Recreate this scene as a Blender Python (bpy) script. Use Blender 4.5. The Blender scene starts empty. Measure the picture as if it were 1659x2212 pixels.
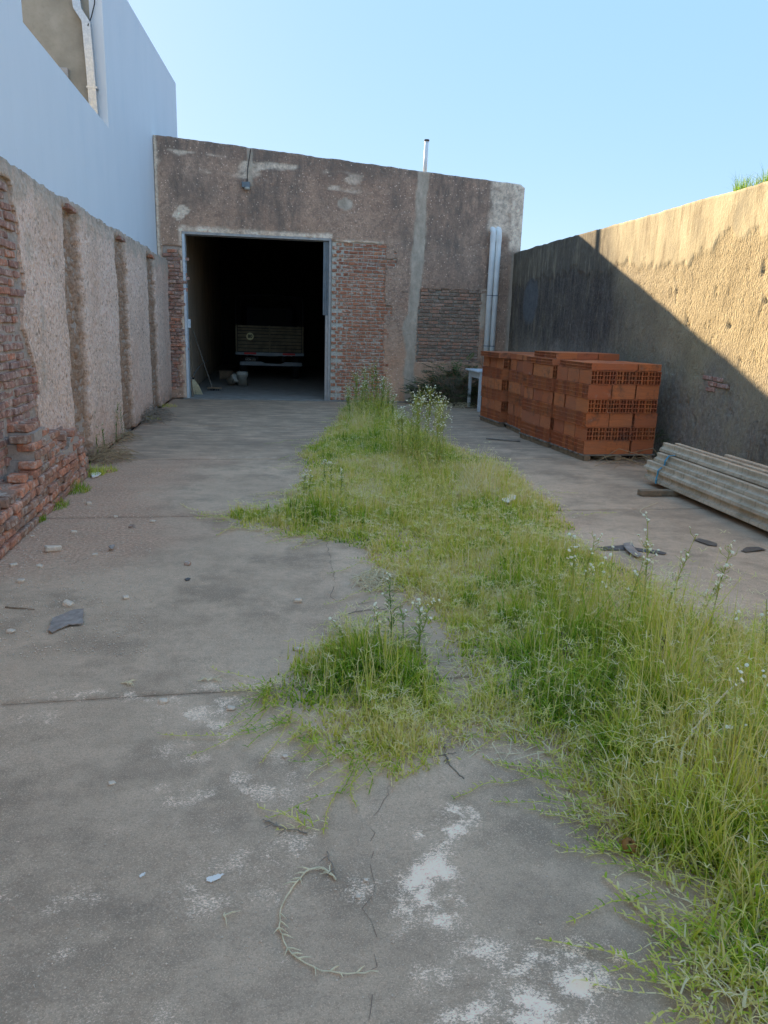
import bpy, math, random
import numpy as np
from mathutils import Vector, Matrix

SC = bpy.context.scene
COL = SC.collection
RAD = math.radians

# ------------------------------------------------------------------ camera
CAM_H = 1.65
PITCH, YAW, ROLL = RAD(13.936), RAD(8.9), RAD(1.805)
FPX = 1611.3                       # focal length in pixels of a 1659 x 2212 view
FW = Vector((math.sin(YAW)*math.cos(PITCH), math.cos(YAW)*math.cos(PITCH), -math.sin(PITCH)))
_r = Vector((math.cos(YAW), -math.sin(YAW), 0)); _u = _r.cross(FW)
RT = math.cos(ROLL)*_r + math.sin(ROLL)*_u
UP = -math.sin(ROLL)*_r + math.cos(ROLL)*_u
CPOS = Vector((0, 0, CAM_H))
cam = bpy.data.cameras.new('camera'); camo = bpy.data.objects.new('camera', cam); COL.objects.link(camo)
cam.sensor_fit = 'VERTICAL'; cam.sensor_height = 36.0; cam.lens = FPX/2212*36
cam.clip_start = 0.05; cam.clip_end = 2000
camo.matrix_world = Matrix(((RT.x, UP.x, -FW.x, 0), (RT.y, UP.y, -FW.y, 0), (RT.z, UP.z, -FW.z, CAM_H), (0, 0, 0, 1)))
SC.camera = camo
SC.cycles.max_bounces = 6; SC.cycles.diffuse_bounces = 4; SC.cycles.glossy_bounces = 2; SC.cycles.transmission_bounces = 2; SC.cycles.caustics_reflective = False; SC.cycles.caustics_refractive = False

# ------------------------------------------------------------------ sky, sun, exposure
SUN_DIR = Vector((1.0, -2.168, -0.92)).normalized()       # the way the light travels
SUN_EL = math.asin(-SUN_DIR.z); SUN_AZ = math.atan2(-SUN_DIR.x, -SUN_DIR.y)
w = bpy.data.worlds.new('World'); SC.world = w; w.use_nodes = True
wn = w.node_tree.nodes; wl = w.node_tree.links
sky = wn.new('ShaderNodeTexSky'); sky.sky_type = 'NISHITA'; sky.sun_disc = False
sky.sun_elevation = SUN_EL; sky.sun_rotation = SUN_AZ
sky.air_density = 1.0; sky.dust_density = 0.3; sky.ozone_density = 2.0; sky.altitude = 50
bg = wn['Background']; bg.inputs[1].default_value = 0.13
gam = wn.new('ShaderNodeGamma'); gam.inputs[1].default_value = 0.22        # the phone's soft sky gradient
hsv = wn.new('ShaderNodeHueSaturation'); hsv.inputs['Saturation'].default_value = 2.9; hsv.inputs['Hue'].default_value = 0.511
wl.new(sky.outputs[0], gam.inputs[0]); wl.new(gam.outputs[0], hsv.inputs['Color']); smx = wn.new('ShaderNodeMix'); smx.data_type = 'RGBA'; smx.inputs[0].default_value = 0.6; smx.inputs[7].default_value = (.37, .70, 1.18, 1)   # an even clear blue
wl.new(hsv.outputs[0], smx.inputs[6]); wl.new(smx.outputs[2], bg.inputs[0])
sun = bpy.data.lights.new('sun', 'SUN'); sun.energy = 2.0; sun.angle = RAD(0.53); sun.color = (1.0, 0.83, 0.58)
suno = bpy.data.objects.new('sun', sun); COL.objects.link(suno)
suno.rotation_euler = SUN_DIR.to_track_quat('-Z', 'Y').to_euler(); suno.location = (-6, 14, 12)
SC.view_settings.view_transform = 'Standard'; SC.view_settings.look = 'None'
SC.view_settings.exposure = 2.84; SC.view_settings.gamma = 1.0; SC.view_settings.use_curve_mapping = False

# ------------------------------------------------------------------ pixel -> place
def ray(u, v): return RT*((u-829.5)/FPX) - UP*((v-1106)/FPX) + FW
def G(u, v, z=0.0):
    d = ray(u, v); return CPOS + d*((z-CAM_H)/d.z)
def GX(u, v, x): d = ray(u, v); return CPOS + d*(x/d.x)
def GY(u, v, y): d = ray(u, v); return CPOS + d*(y/d.y)

D = 16.885          # facade plane
XL, XR = -2.10, 5.40  # boundary wall faces
# ------------------------------------------------------------------ noise
def _h(ix, iy, s):
    n = (ix.astype(np.int64)*374761393 + iy.astype(np.int64)*668265263 + s*1442695041) & 0xFFFFFFFF
    n = ((n ^ (n >> 13))*1274126177) & 0xFFFFFFFF
    n = (n ^ (n >> 16)) & 0xFFFFFFFF
    return n/4294967295.0
def vn(x, y, s=0):
    x = np.asarray(x, float); y = np.asarray(y, float)
    x, y = np.broadcast_arrays(x, y)
    ix, iy = np.floor(x), np.floor(y); fx, fy = x-ix, y-iy
    fx = fx*fx*(3-2*fx); fy = fy*fy*(3-2*fy)
    ix = ix.astype(np.int64); iy = iy.astype(np.int64)
    a = _h(ix, iy, s); b = _h(ix+1, iy, s); c = _h(ix, iy+1, s); d = _h(ix+1, iy+1, s)
    return (a*(1-fx)+b*fx)*(1-fy) + (c*(1-fx)+d*fx)*fy
def fbm(x, y, s=0, o=4):
    t = 0; a = .5; f = 1.0; n = 0
    for i in range(o):
        t = t + a*vn(np.asarray(x)*f, np.asarray(y)*f, s+i*17); n += a; a *= .5; f *= 2.03
    return t/n
def sstep(a, b, x): t = np.clip((x-a)/(b-a), 0, 1); return t*t*(3-2*t)

# ------------------------------------------------------------------ mesh tools
def link(name, me, mat=None, parent=None, smooth=False):
    o = bpy.data.objects.new(name, me); COL.objects.link(o)
    if mat is not None and not me.materials: me.materials.append(mat)
    if smooth:
        me.polygons.foreach_set('use_smooth', [True]*len(me.polygons))
    if parent is not None: o.parent = parent
    return o
def tag(o, label, cat, group=None, kind=None):
    o['label'] = label; o['category'] = cat
    if group: o['group'] = group
    if kind: o['kind'] = kind
    return o
def empty(name, loc, label=None, cat=None, group=None, rz=0):
    o = bpy.data.objects.new(name, None); COL.objects.link(o); o.empty_display_size = .1
    o.location = loc; o.rotation_euler = (0, 0, rz)
    if label: tag(o, label, cat, group)
    return o
class MB:
    def __init__(s): s.v = []; s.f = []; s.m = []; s.mi = 0
    def add(s, vs, fs):
        b = len(s.v); s.v += [tuple(p) for p in vs]
        s.f += [tuple(b+i for i in f) for f in fs]; s.m += [s.mi]*len(fs)
    def box(s, x0, x1, y0, y1, z0, z1, M=None):
        vs = [(x, y, z) for z in (z0, z1) for y in (y0, y1) for x in (x0, x1)]
        if M is not None: vs = [M @ Vector(p) for p in vs]
        s.add(vs, [(0, 2, 3, 1), (4, 5, 7, 6), (0, 1, 5, 4), (2, 6, 7, 3), (0, 4, 6, 2), (1, 3, 7, 5)])
    def bbox(s, x0, x1, y0, y1, z0, z1, b=.005, M=None, jit=0, rng=None):
        # box with chamfered edges
        cx, cy, cz = (x0+x1)/2, (y0+y1)/2, (z0+z1)/2; hx, hy, hz = (x1-x0)/2, (y1-y0)/2, (z1-z0)/2
        b = min(b, hx*.9, hy*.9, hz*.9); vs = []; idx = {}
        for sx in (-1, 1):
            for sy in (-1, 1):
                for sz in (-1, 1):
                    j = Vector((rng.uniform(-jit, jit), rng.uniform(-jit, jit), rng.uniform(-jit, jit))) if jit else Vector((0, 0, 0))
                    for ax in range(3):
                        p = Vector((cx+sx*(hx-(b if ax != 0 else 0)), cy+sy*(hy-(b if ax != 1 else 0)), cz+sz*(hz-(b if ax != 2 else 0))))+j
                        idx[(sx, sy, sz, ax)] = len(vs); vs.append(M @ p if M is not None else p)
        fs = []
        I = idx
        for sg in (-1, 1):
            q = [I[(sg, -1, -1, 0)], I[(sg, 1, -1, 0)], I[(sg, 1, 1, 0)], I[(sg, -1, 1, 0)]]; fs.append(q if sg > 0 else q[::-1])
            q = [I[(-1, sg, -1, 1)], I[(-1, sg, 1, 1)], I[(1, sg, 1, 1)], I[(1, sg, -1, 1)]]; fs.append(q if sg > 0 else q[::-1])
            q = [I[(-1, -1, sg, 2)], I[(1, -1, sg, 2)], I[(1, 1, sg, 2)], I[(-1, 1, sg, 2)]]; fs.append(q if sg > 0 else q[::-1])
        for a in (-1, 1):
            for c in (-1, 1):
                q = [I[(a, c, -1, 0)], I[(a, c, -1, 1)], I[(a, c, 1, 1)], I[(a, c, 1, 0)]]; fs.append(q if a*c > 0 else q[::-1])
                q = [I[(a, -1, c, 0)], I[(a, 1, c, 0)], I[(a, 1, c, 2)], I[(a, -1, c, 2)]]; fs.append(q if a*c > 0 else q[::-1])
                q = [I[(-1, a, c, 1)], I[(-1, a, c, 2)], I[(1, a, c, 2)], I[(1, a, c, 1)]]; fs.append(q if a*c > 0 else q[::-1])
        for sx in (-1, 1):
            for sy in (-1, 1):
                for sz in (-1, 1):
                    q = [I[(sx, sy, sz, 0)], I[(sx, sy, sz, 1)], I[(sx, sy, sz, 2)]]; fs.append(q if sx*sy*sz > 0 else q[::-1])
        s.add(vs, fs)
    def tube(s, pts, r, n=6, cap=True, closed=False):
        pts = [Vector(p) for p in pts]; m = len(pts); rr = r if hasattr(r, '__len__') else [r]*m
        t0 = (pts[1]-pts[0]).normalized(); a = t0.orthogonal().normalized()
        vs = []
        for i, p in enumerate(pts):
            if closed: t = pts[(i+1) % m]-pts[i-1]
            else: t = pts[min(i+1, m-1)]-pts[max(i-1, 0)]
            if t.length < 1e-9: t = t0
            t.normalize(); a = (a - t*a.dot(t)); a = a.normalized() if a.length > 1e-6 else t.orthogonal().normalized(); b = t.cross(a)
            for k in range(n):
                an = 2*math.pi*k/n; vs.append(p+(a*math.cos(an)+b*math.sin(an))*rr[i])
        fs = [(i*n+k, i*n+(k+1) % n, ((i+1) % m)*n+(k+1) % n, ((i+1) % m)*n+k) for i in range(m if closed else m-1) for k in range(n)]
        if cap and not closed: fs += [tuple(range(n))[::-1], tuple((m-1)*n+k for k in range(n))]
        s.add(vs, fs)
    def lathe(s, prof, c=(0, 0, 0), n=20, M=None):
        vs = []
        for r, z in prof:
            for k in range(n):
                p = Vector((c[0]+r*math.cos(2*math.pi*k/n), c[1]+r*math.sin(2*math.pi*k/n), c[2]+z)); vs.append(M @ p if M is not None else p)
        fs = [(i*n+k, i*n+(k+1) % n, (i+1)*n+(k+1) % n, (i+1)*n+k) for i in range(len(prof)-1) for k in range(n)]
        s.add(vs, fs)
    def prism(s, poly, axis, a, b):
        # poly: 2-D points; axis 0/1/2 the extrusion axis
        def P(p, t):
            q = list(p); q.insert(axis, t); return q
        n = len(poly); vs = [P(p, a) for p in poly]+[P(p, b) for p in poly]
        s.add(vs, [tuple(range(n))[::-1], tuple(range(n, 2*n))]+[(i, (i+1) % n, n+(i+1) % n, n+i) for i in range(n)])
    def mesh(s, name, mats=None):
        me = bpy.data.meshes.new(name); me.from_pydata(s.v, [], s.f)
        if mats:
            for m in mats: me.materials.append(m)
            if len(mats) > 1: me.polygons.foreach_set('material_index', s.m)
        me.update(); return me
    def build(s, name, mat=None, parent=None, smooth=False):
        me = s.mesh(name, mat if isinstance(mat, (list, tuple)) else None)
        return link(name, me, mat if not isinstance(mat, (list, tuple)) else None, parent, smooth)
def attr(me, name, vals):
    a = me.attributes.new(name, 'FLOAT', 'POINT'); a.data.foreach_set('value', np.ascontiguousarray(vals, dtype=np.float32).ravel())
def relief(name, U, V, depth, mask, to3, skirt, mat, parent=None, attrs=None, smooth=True):
    """A sheet over the grid U x V standing out by depth, cut to the cells of mask, with edges that run back by skirt."""
    nu, nv = U.shape
    P = to3(U, V, depth).reshape(-1, 3)
    ci, cj = np.nonzero(mask)
    q = np.stack([ci*nv+cj, (ci+1)*nv+cj, (ci+1)*nv+cj+1, ci*nv+cj+1], 1)
    Pb = to3(U, V, depth-skirt).reshape(-1, 3)
    pad = np.zeros((nu+1, nv+1), bool); pad[1:-1, 1:-1] = mask
    fs = []
    N = nu*nv
    m = pad
    e = np.argwhere(m[1:-1, 1:-1] & ~m[:-2, 1:-1]);  # u-low edge
    for i, j in e: fs.append((i*nv+j, i*nv+j+1, N+i*nv+j+1, N+i*nv+j)[::1])
    for i, j in np.argwhere(m[1:-1, 1:-1] & ~m[2:, 1:-1]): fs.append(((i+1)*nv+j+1, (i+1)*nv+j, N+(i+1)*nv+j, N+(i+1)*nv+j+1))
    for i, j in np.argwhere(m[1:-1, 1:-1] & ~m[1:-1, :-2]): fs.append(((i+1)*nv+j, i*nv+j, N+i*nv+j, N+(i+1)*nv+j))
    for i, j in np.argwhere(m[1:-1, 1:-1] & ~m[1:-1, 2:]): fs.append((i*nv+j+1, (i+1)*nv+j+1, N+(i+1)*nv+j+1, N+i*nv+j+1))
    F = np.concatenate([q, np.array(fs, int).reshape(-1, 4)], 0)
    VV = np.concatenate([P, Pb], 0)
    used = np.zeros(len(VV), bool); used[F.ravel()] = True
    remap = np.cumsum(used)-1
    me = bpy.data.meshes.new(name); npmesh(me, VV[used], [remap[F]])
    for k, a in (attrs or {}).items():
        aa = np.concatenate([np.broadcast_to(a, U.shape).ravel()]*2)[used]; attr(me, k, aa)
    o = link(name, me, mat, parent, False)
    if smooth:
        fl = np.zeros(len(F), bool); fl[:len(q)] = True; me.polygons.foreach_set('use_smooth', fl)
    return o
def npmesh(me, verts, facesets):
    verts = np.ascontiguousarray(verts, dtype=np.float32)
    me.vertices.add(len(verts)); me.vertices.foreach_set('co', verts.ravel())
    li = np.concatenate([f.ravel() for f in facesets]).astype(np.int32)
    tot = np.concatenate([np.full(len(f), f.shape[1]) for f in facesets]).astype(np.int32)
    st = np.concatenate([[0], np.cumsum(tot)[:-1]]).astype(np.int32)
    me.loops.add(len(li)); me.loops.foreach_set('vertex_index', li)
    me.polygons.add(len(tot)); me.polygons.foreach_set('loop_start', st); me.polygons.foreach_set('loop_total', tot)
    me.update(calc_edges=True); me.validate()

# ------------------------------------------------------------------ material tools
class NT:
    def __init__(s, name, rough=.85, spec=.3):
        s.mat = bpy.data.materials.new(name); s.mat.use_nodes = True; s.t = s.mat.node_tree; s.n = s.t.nodes
        s.b = s.n['Principled BSDF']; s.b.inputs['Roughness'].default_value = rough; s.b.inputs['Specular IOR Level'].default_value = spec
        s._c = None
    def L(s, a, b): s.t.links.new(a, b)
    def put(s, sock, v):
        if isinstance(v, bpy.types.NodeSocket): s.L(v, sock)
        else:
            if sock.type == 'RGBA' and len(v) == 3: v = (*v, 1)
            sock.default_value = v
    def pos(s): 
        g = s.n.new('ShaderNodeNewGeometry'); return g.outputs['Position']
    def obj(s): return s.n.new('ShaderNodeTexCoord').outputs['Object']
    def mapv(s, vec, scale=(1, 1, 1), loc=(0, 0, 0)):
        m = s.n.new('ShaderNodeMapping'); m.inputs['Scale'].default_value = scale; m.inputs['Location'].default_value = loc; s.L(vec, m.inputs[0]); return m.outputs[0]
    def noise(s, vec, scale, detail=4, rough=.6, dist=0):
        n = s.n.new('ShaderNodeTexNoise'); s.L(vec, n.inputs['Vector']); n.inputs['Scale'].default_value = scale
        n.inputs['Detail'].default_value = min(detail, 4); n.inputs['Roughness'].default_value = rough; n.inputs['Distortion'].default_value = dist; return n.outputs['Fac']
    def vor(s, vec, scale, feat='F1', out='Distance'):
        n = s.n.new('ShaderNodeTexVoronoi'); n.feature = feat; s.L(vec, n.inputs['Vector']); n.inputs['Scale'].default_value = scale; return n.outputs[out]
    def ramp(s, fac, stops, interp='LINEAR'):
        r = s.n.new('ShaderNodeValToRGB'); r.color_ramp.interpolation = interp; e = r.color_ramp.elements
        while len(e) < len(stops): e.new(.5)
        for k, (p, c) in enumerate(stops):
            e[k].position = p; e[k].color = (*c, 1) if hasattr(c, '__len__') else (c, c, c, 1)
        s.put(r.inputs[0], fac); return r.outputs[0]
    def mix(s, fac, a, b, mode='MIX'):
        m = s.n.new('ShaderNodeMix'); m.data_type = 'RGBA'; m.blend_type = mode; s.put(m.inputs[0], fac); s.put(m.inputs[6], a); s.put(m.inputs[7], b); return m.outputs[2]
    def m(s, op, a, b=0.0, c=0.0):
        m = s.n.new('ShaderNodeMath'); m.operation = op; s.put(m.inputs[0], a); s.put(m.inputs[1], b); s.put(m.inputs[2], c); return m.outputs[0]
    def attr(s, name): a = s.n.new('ShaderNodeAttribute'); a.attribute_name = name; return a.outputs['Fac']
    def rnd(s): return s.n.new('ShaderNodeObjectInfo').outputs['Random']
    def tinted(s, c, k): s.color(s.mix(1.0, c, k, 'MULTIPLY'))
    def color(s, c): s.put(s.b.inputs['Base Color'], c)
    def bump(s, h, strength=.5, dist=.01):
        b = s.n.new('ShaderNodeBump'); b.inputs['Strength'].default_value = strength; b.inputs['Distance'].default_value = dist; s.L(h, b.inputs['Height'])
        if s._c is not None: s.L(s._c, b.inputs['Normal'])
        s._c = b.outputs[0]; s.L(b.outputs[0], s.b.inputs['Normal'])
    def rough(s, v): s.put(s.b.inputs['Roughness'], v)
def simple(name, col, rough=.7, var=.25, scale=12, bump=.15, metal=0, dist=.004, spec=.3):
    t = NT(name, rough, spec); p = t.obj(); n = t.noise(p, scale, 5, .65)
    c2 = tuple(x*(1-var) for x in col); c3 = tuple(min(1, x*(1+var)) for x in col)
    t.color(t.ramp(n, [(.3, c2), (.7, c3)])); t.b.inputs['Metallic'].default_value = metal
    if bump: t.bump(t.noise(p, scale*5, 4), bump, dist)
    return t.mat
# ================================================================== materials
def m_concrete():
    t = NT('concrete', .9, .2); p = t.pos()
    big = t.noise(p, .55, 3, .6); med = t.noise(t.mapv(p, (1, 1.15, 1)), 3.6, 4, .72); fine = t.noise(p, 85, 3, .8); gr = t.noise(p, 210, 2, .7)
    c = t.ramp(big, [(.34, (.285, .255, .217)), (.5, (.37, .334, .287)), (.66, (.45, .407, .35))])
    c = t.mix(t.ramp(med, [(.42, .0), (.66, .5)]), c, (.46, .42, .366))
    c = t.mix(t.ramp(t.noise(p, 1.5, 5, .72), [(.47, 0.), (.64, .85)]), c, (.20, .184, .16))
    c = t.mix(t.ramp(t.noise(p, 17, 4, .75), [(.38, .28), (.56, 0.)]), c, (.235, .21, .18))
    c = t.mix(t.ramp(fine, [(.38, .38), (.50, 0.)]), c, (.19, .17, .147))
    c = t.mix(t.ramp(gr, [(.54, 0.), (.64, .6)]), c, (.56, .52, .46))
    c = t.mix(t.ramp(t.vor(p, 120), [(.10, .6), (.17, 0.)]), c, (.14, .125, .11))
    d = t.attr('dirt'); dn = t.m('MULTIPLY', d, t.ramp(t.noise(p, 7, 5, .7), [(.25, .45), (.6, 1.)]))
    c = t.mix(dn, c, t.ramp(t.noise(p, 40, 4, .75), [(.34, (.25, .185, .15)), (.5, (.35, .27, .225)), (.66, (.50, .41, .355))]))
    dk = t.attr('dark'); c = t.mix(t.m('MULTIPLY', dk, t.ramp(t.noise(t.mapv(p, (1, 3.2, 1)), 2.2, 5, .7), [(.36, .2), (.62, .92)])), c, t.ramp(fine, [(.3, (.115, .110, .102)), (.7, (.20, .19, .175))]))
    sn = t.noise(t.mapv(p, (1, 1.6, 1)), 105, 4, .9); sm = t.noise(p, 6.5, 4, .7)
    s = t.attr('salt'); sf = t.m('MULTIPLY', s, t.ramp(sm, [(.36, .1), (.60, 1.)])); sf2 = t.m('ADD', t.m('MULTIPLY_ADD', sn, 1.5, -1.08), t.m('MULTIPLY', sf, .46))
    c = t.mix(t.ramp(sf2, [(.0, 0.), (.20, .8)]), c, (.80, .77, .72))
    t.tinted(c, (1.70, 1.31, 1.0)); t.bump(fine, .45, .005); t.bump(med, .25, .012)
    return t.mat
def m_facade():
    t = NT('old_render', .95, .15); p = t.pos()
    n1 = t.noise(p, 1.1, 5, .65); n2 = t.noise(p, 42, 4, .75); v = t.vor(p, 27)
    c = t.ramp(n1, [(.3, (.31, .225, .18)), (.55, (.41, .305, .245)), (.75, (.50, .385, .315))])
    c = t.mix(t.m('MULTIPLY', t.ramp(n2, [(.4, 0.), (.62, .75)]), .45), c, (.20, .155, .135))
    c = t.mix(t.ramp(t.noise(p, 13, 4, .75), [(.40, .5), (.52, 0.)]), c, (.155, .118, .105))
    c = t.mix(t.ramp(t.noise(p, 26, 3, .7), [(.56, 0.), (.68, .55)]), c, (.58, .46, .39))
    c = t.mix(t.m('MULTIPLY', t.attr('warm'), .75), c, t.ramp(t.noise(p, 5, 6, .7), [(.3, (.44, .27, .185)), (.7, (.62, .43, .32))]))
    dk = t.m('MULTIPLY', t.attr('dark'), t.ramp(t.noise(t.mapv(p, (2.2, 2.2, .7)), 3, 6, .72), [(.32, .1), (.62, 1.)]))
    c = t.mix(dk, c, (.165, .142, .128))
    spk = t.m('MULTIPLY', t.ramp(t.vor(p, 15), [(.13, .95), (.2, 0.)]), t.ramp(t.noise(p, 2.3, 4), [(.38, .1), (.55, .9)]))
    c = t.mix(spk, c, (.68, .61, .54))
    c = t.mix(t.m('MULTIPLY', t.attr('pale'), t.ramp(t.noise(p, 9, 7, .75), [(.28, .1), (.55, 1.)])), c, t.ramp(t.noise(p, 14, 4), [(.3, (.52, .47, .40)), (.7, (.78, .73, .65))]))
    c = t.mix(t.m('MULTIPLY', t.attr('cement'), .93), c, t.ramp(t.noise(t.mapv(p, (1, 1, .5)), 7, 6, .7), [(.25, (.26, .24, .21)), (.55, (.40, .375, .33)), (.78, (.54, .51, .46))]))
    t.tinted(c, (1.60, 1.36, 1.16))
    sm = t.m('SUBTRACT', 1.0, t.m('MULTIPLY', t.m('MAXIMUM', t.attr('cement'), t.attr('pale')), .7))
    t.bump(t.m('MULTIPLY', t.m('ADD', n2, t.m('MULTIPLY', v, .8)), sm), .9, .012); t.bump(t.noise(p, 9, 5), .5, .02)
    return t.mat
def m_lwall():
    t = NT('rough_plaster', .95, .15); p = t.pos(); ps = t.mapv(p, (1, 1, .75))
    n1 = t.noise(p, 1.0, 4); n2 = t.noise(ps, 24, 6, .78); v = t.vor(ps, 30); v2 = t.vor(ps, 70)
    c = t.ramp(n1, [(.3, (.56, .47, .395)), (.5, (.66, .565, .485)), (.72, (.72, .615, .545))])
    c = t.mix(t.ramp(n2, [(.39, .8), (.475, 0.)]), c, (.27, .20, .15))
    c = t.mix(t.ramp(t.noise(ps, 34, 4, .8), [(.52, 0.), (.60, .9)]), c, (.84, .77, .69))
    c = t.mix(t.m('MULTIPLY', t.attr('warm'), t.ramp(t.noise(p, 4, 5), [(.35, .2), (.65, .8)])), c, (.52, .36, .27))
    bd = t.attr('band'); c = t.mix(t.m('MULTIPLY', bd, t.ramp(n2, [(.3, 1.), (.75, .72)])), c, t.ramp(t.noise(t.mapv(p, (1, 1, 3)), 13, 6, .75), [(.28, (.14, .095, .062)), (.5, (.275, .20, .14)), (.75, (.43, .33, .245))]))
    cm = t.attr('cement'); c = t.mix(t.m('MULTIPLY', cm, t.ramp(t.noise(p, 8, 6, .7), [(.3, .3), (.55, .95)])), c, t.ramp(t.noise(p, 11, 5), [(.3, (.34, .32, .275)), (.7, (.56, .53, .46))]))
    dk = t.attr('dark'); c = t.mix(t.m('MULTIPLY', dk, t.ramp(t.noise(p, 6, 6, .7), [(.35, .1), (.65, .85)])), c, (.17, .14, .105))
    t.tinted(c, (1.45, 1.19, 1.05)); t.bump(t.m('ADD', n2, t.m('MULTIPLY', v, .7)), 1.0, .02); t.bump(v2, .4, .006)
    return t.mat
def m_rwall():
    t = NT('stained_render', .95, .12); p = t.pos(); pst = t.mapv(p, (1, 1, .35)); pv = t.mapv(p, (1, 1, .12))
    top = t.attr('top'); pit = t.noise(t.mapv(p, (1, 1, .5)), 46, 4, .75); big = t.noise(p, .8, 4)
    c = t.ramp(t.noise(p, 2.2, 5, .65), [(.3, (.38, .295, .175)), (.55, (.49, .385, .23)), (.75, (.58, .46, .28))])
    c = t.mix(t.ramp(pit, [(.34, .75), (.47, 0.)]), c, (.24, .175, .105))
    ct = t.ramp(t.noise(pst, 3.4, 6, .7), [(.28, (.36, .30, .20)), (.5, (.54, .44, .275)), (.72, (.65, .54, .35))])
    ct = t.mix(t.ramp(t.noise(t.mapv(p, (1, 1, .16)), 7, 4, .75), [(.50, 0.), (.66, .75)]), ct, (.27, .205, .125))
    c = t.mix(top, c, ct)
    # black mould and painted-in shade of the far wall, with grey runs
    mo = t.attr('mould_shade'); run = t.noise(pv, 9, 6, .72); mn = t.noise(pst, 3.2, 6, .7)
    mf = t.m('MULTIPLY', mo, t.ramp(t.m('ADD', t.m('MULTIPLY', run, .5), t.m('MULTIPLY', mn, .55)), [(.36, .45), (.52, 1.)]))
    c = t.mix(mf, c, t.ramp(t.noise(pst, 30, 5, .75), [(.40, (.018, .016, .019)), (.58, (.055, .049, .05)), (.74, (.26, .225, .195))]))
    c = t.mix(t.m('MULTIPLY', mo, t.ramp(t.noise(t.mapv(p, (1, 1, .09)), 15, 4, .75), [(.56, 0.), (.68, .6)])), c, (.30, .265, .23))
    gr = t.attr('grey'); c = t.mix(t.m('MULTIPLY', gr, t.ramp(t.noise(pst, 6, 6, .7), [(.3, .35), (.6, 1.)])), c, t.ramp(t.noise(p, 17, 5, .75), [(.3, (.21, .175, .14)), (.6, (.40, .335, .27)), (.8, (.56, .47, .385))]))
    sp = t.m('MULTIPLY', t.ramp(t.vor(p, 24), [(.08, .8), (.16, 0.)]), t.m('SUBTRACT', 1.0, top)); c = t.mix(t.m('MULTIPLY', sp, .6), c, (.50, .46, .40))
    c = t.mix(t.attr('patch'), c, t.ramp(t.noise(p, 8, 4), [(.3, (.13, .135, .14)), (.7, (.21, .215, .215))]))
    t.color(c)
    k = t.m('SUBTRACT', 1.0, t.m('MULTIPLY', top, .75))
    t.bump(t.m('MULTIPLY', t.m('ADD', pit, t.m('MULTIPLY', t.vor(pst, 60), .5)), k), 1.0, .022); t.bump(t.noise(p, 90, 3), .35, .004)
    return t.mat
def m_brick(name, stops, smear, sc=1.0, amt=.55):
    t = NT(name, .93, .15); p = t.pos(); r = t.rnd()
    c = t.ramp(r, stops)
    c = t.mix(t.ramp(t.noise(p, 30*sc, 5, .7), [(.42, 0.), (.66, .6)]), c, (.10, .065, .05))
    c = t.mix(t.m('MULTIPLY', t.ramp(t.noise(p, 13*sc, 7, .8), [(.50, 0.), (.64, 1.)]), amt), c, smear)
    t.color(c); t.bump(t.noise(p, 70*sc, 5, .7), .7, .005); t.bump(t.noise(p, 18*sc, 4), .35, .007)
    return t.mat
def m_mortar(name, a, b):
    t = NT(name, .97, .1); p = t.pos(); n = t.noise(p, 22, 6, .75)
    c = t.ramp(n, [(.3, a), (.7, b)])
    t.color(c); t.bump(t.noise(p, 55, 5, .75), 1.0, .015)
    return t.mat
def m_hollow():
    t = NT('hollow_clay', .85, .2); p = t.pos(); o = t.obj(); r = t.rnd()
    c = t.ramp(r, [(0, (.46, .125, .052)), (.25, (.56, .155, .056)), (.5, (.64, .19, .062)), (.75, (.70, .225, .072)), (1., (.50, .155, .075))])
    st = t.noise(t.mapv(o, (2, 60, 60)), 2.2, 4, .6); c = t.mix(t.ramp(st, [(.4, .45), (.6, 0.)]), c, (.42, .13, .055))
    w = t.n.new('ShaderNodeObjectInfo'); 
    mn = t.noise(p, 4.5, 6, .72); c = t.mix(t.ramp(mn, [(.54, 0.), (.70, .75)]), c, (.13, .075, .05))
    c = t.mix(t.ramp(t.noise(p, 8.5, 5, .7), [(.62, 0.), (.74, .5)]), c, (.50, .40, .34))
    c = t.mix(t.ramp(t.noise(p, 2.4, 4, .7), [(.35, .08), (.65, .34)]), c, (.30, .17, .12))
    t.color(c); t.bump(st, .35, .004); t.bump(t.noise(p, 90, 3), .3, .002)
    return t.mat
def m_white():
    t = NT('white_paint', .75, .25); p = t.pos()
    n = t.noise(t.mapv(p, (1, 1.0, .35)), 1.6, 4, .7)
    c = t.ramp(n, [(.3, (.825, .855, .87)), (.62, (.86, .885, .90))])
    dr = t.noise(t.mapv(p, (1, 4.5, .12)), 3.0, 4, .7); c = t.mix(t.ramp(dr, [(.62, 0.), (.78, .35)]), c, (.60, .66, .69))
    c = t.mix(t.ramp(t.noise(p, 5, 4, .75), [(.66, 0.), (.78, .3)]), c, (.66, .71, .73))
    c = t.mix(t.ramp(t.noise(p, .7, 4), [(.55, 0.), (.75, .35)]), c, (.70, .78, .83))
    t.color(c); t.bump(t.noise(p, 35, 4), .12, .004); t.bump(t.noise(p, 1.3, 3), .12, .02)
    return t.mat
def m_cream():
    t = NT('cement_coat', .9, .2); p = t.pos(); n = t.noise(p, 2.5, 6, .68)
    c = t.ramp(n, [(.3, (.37, .32, .245)), (.5, (.44, .385, .30)), (.72, (.52, .46, .365))]); c = t.mix(t.ramp(t.noise(p, 14, 5, .7), [(.55, 0.), (.75, .3)]), c, (.26, .235, .195))
    t.color(c); t.bump(t.noise(p, 30, 5), .25, .006)
    return t.mat
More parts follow.
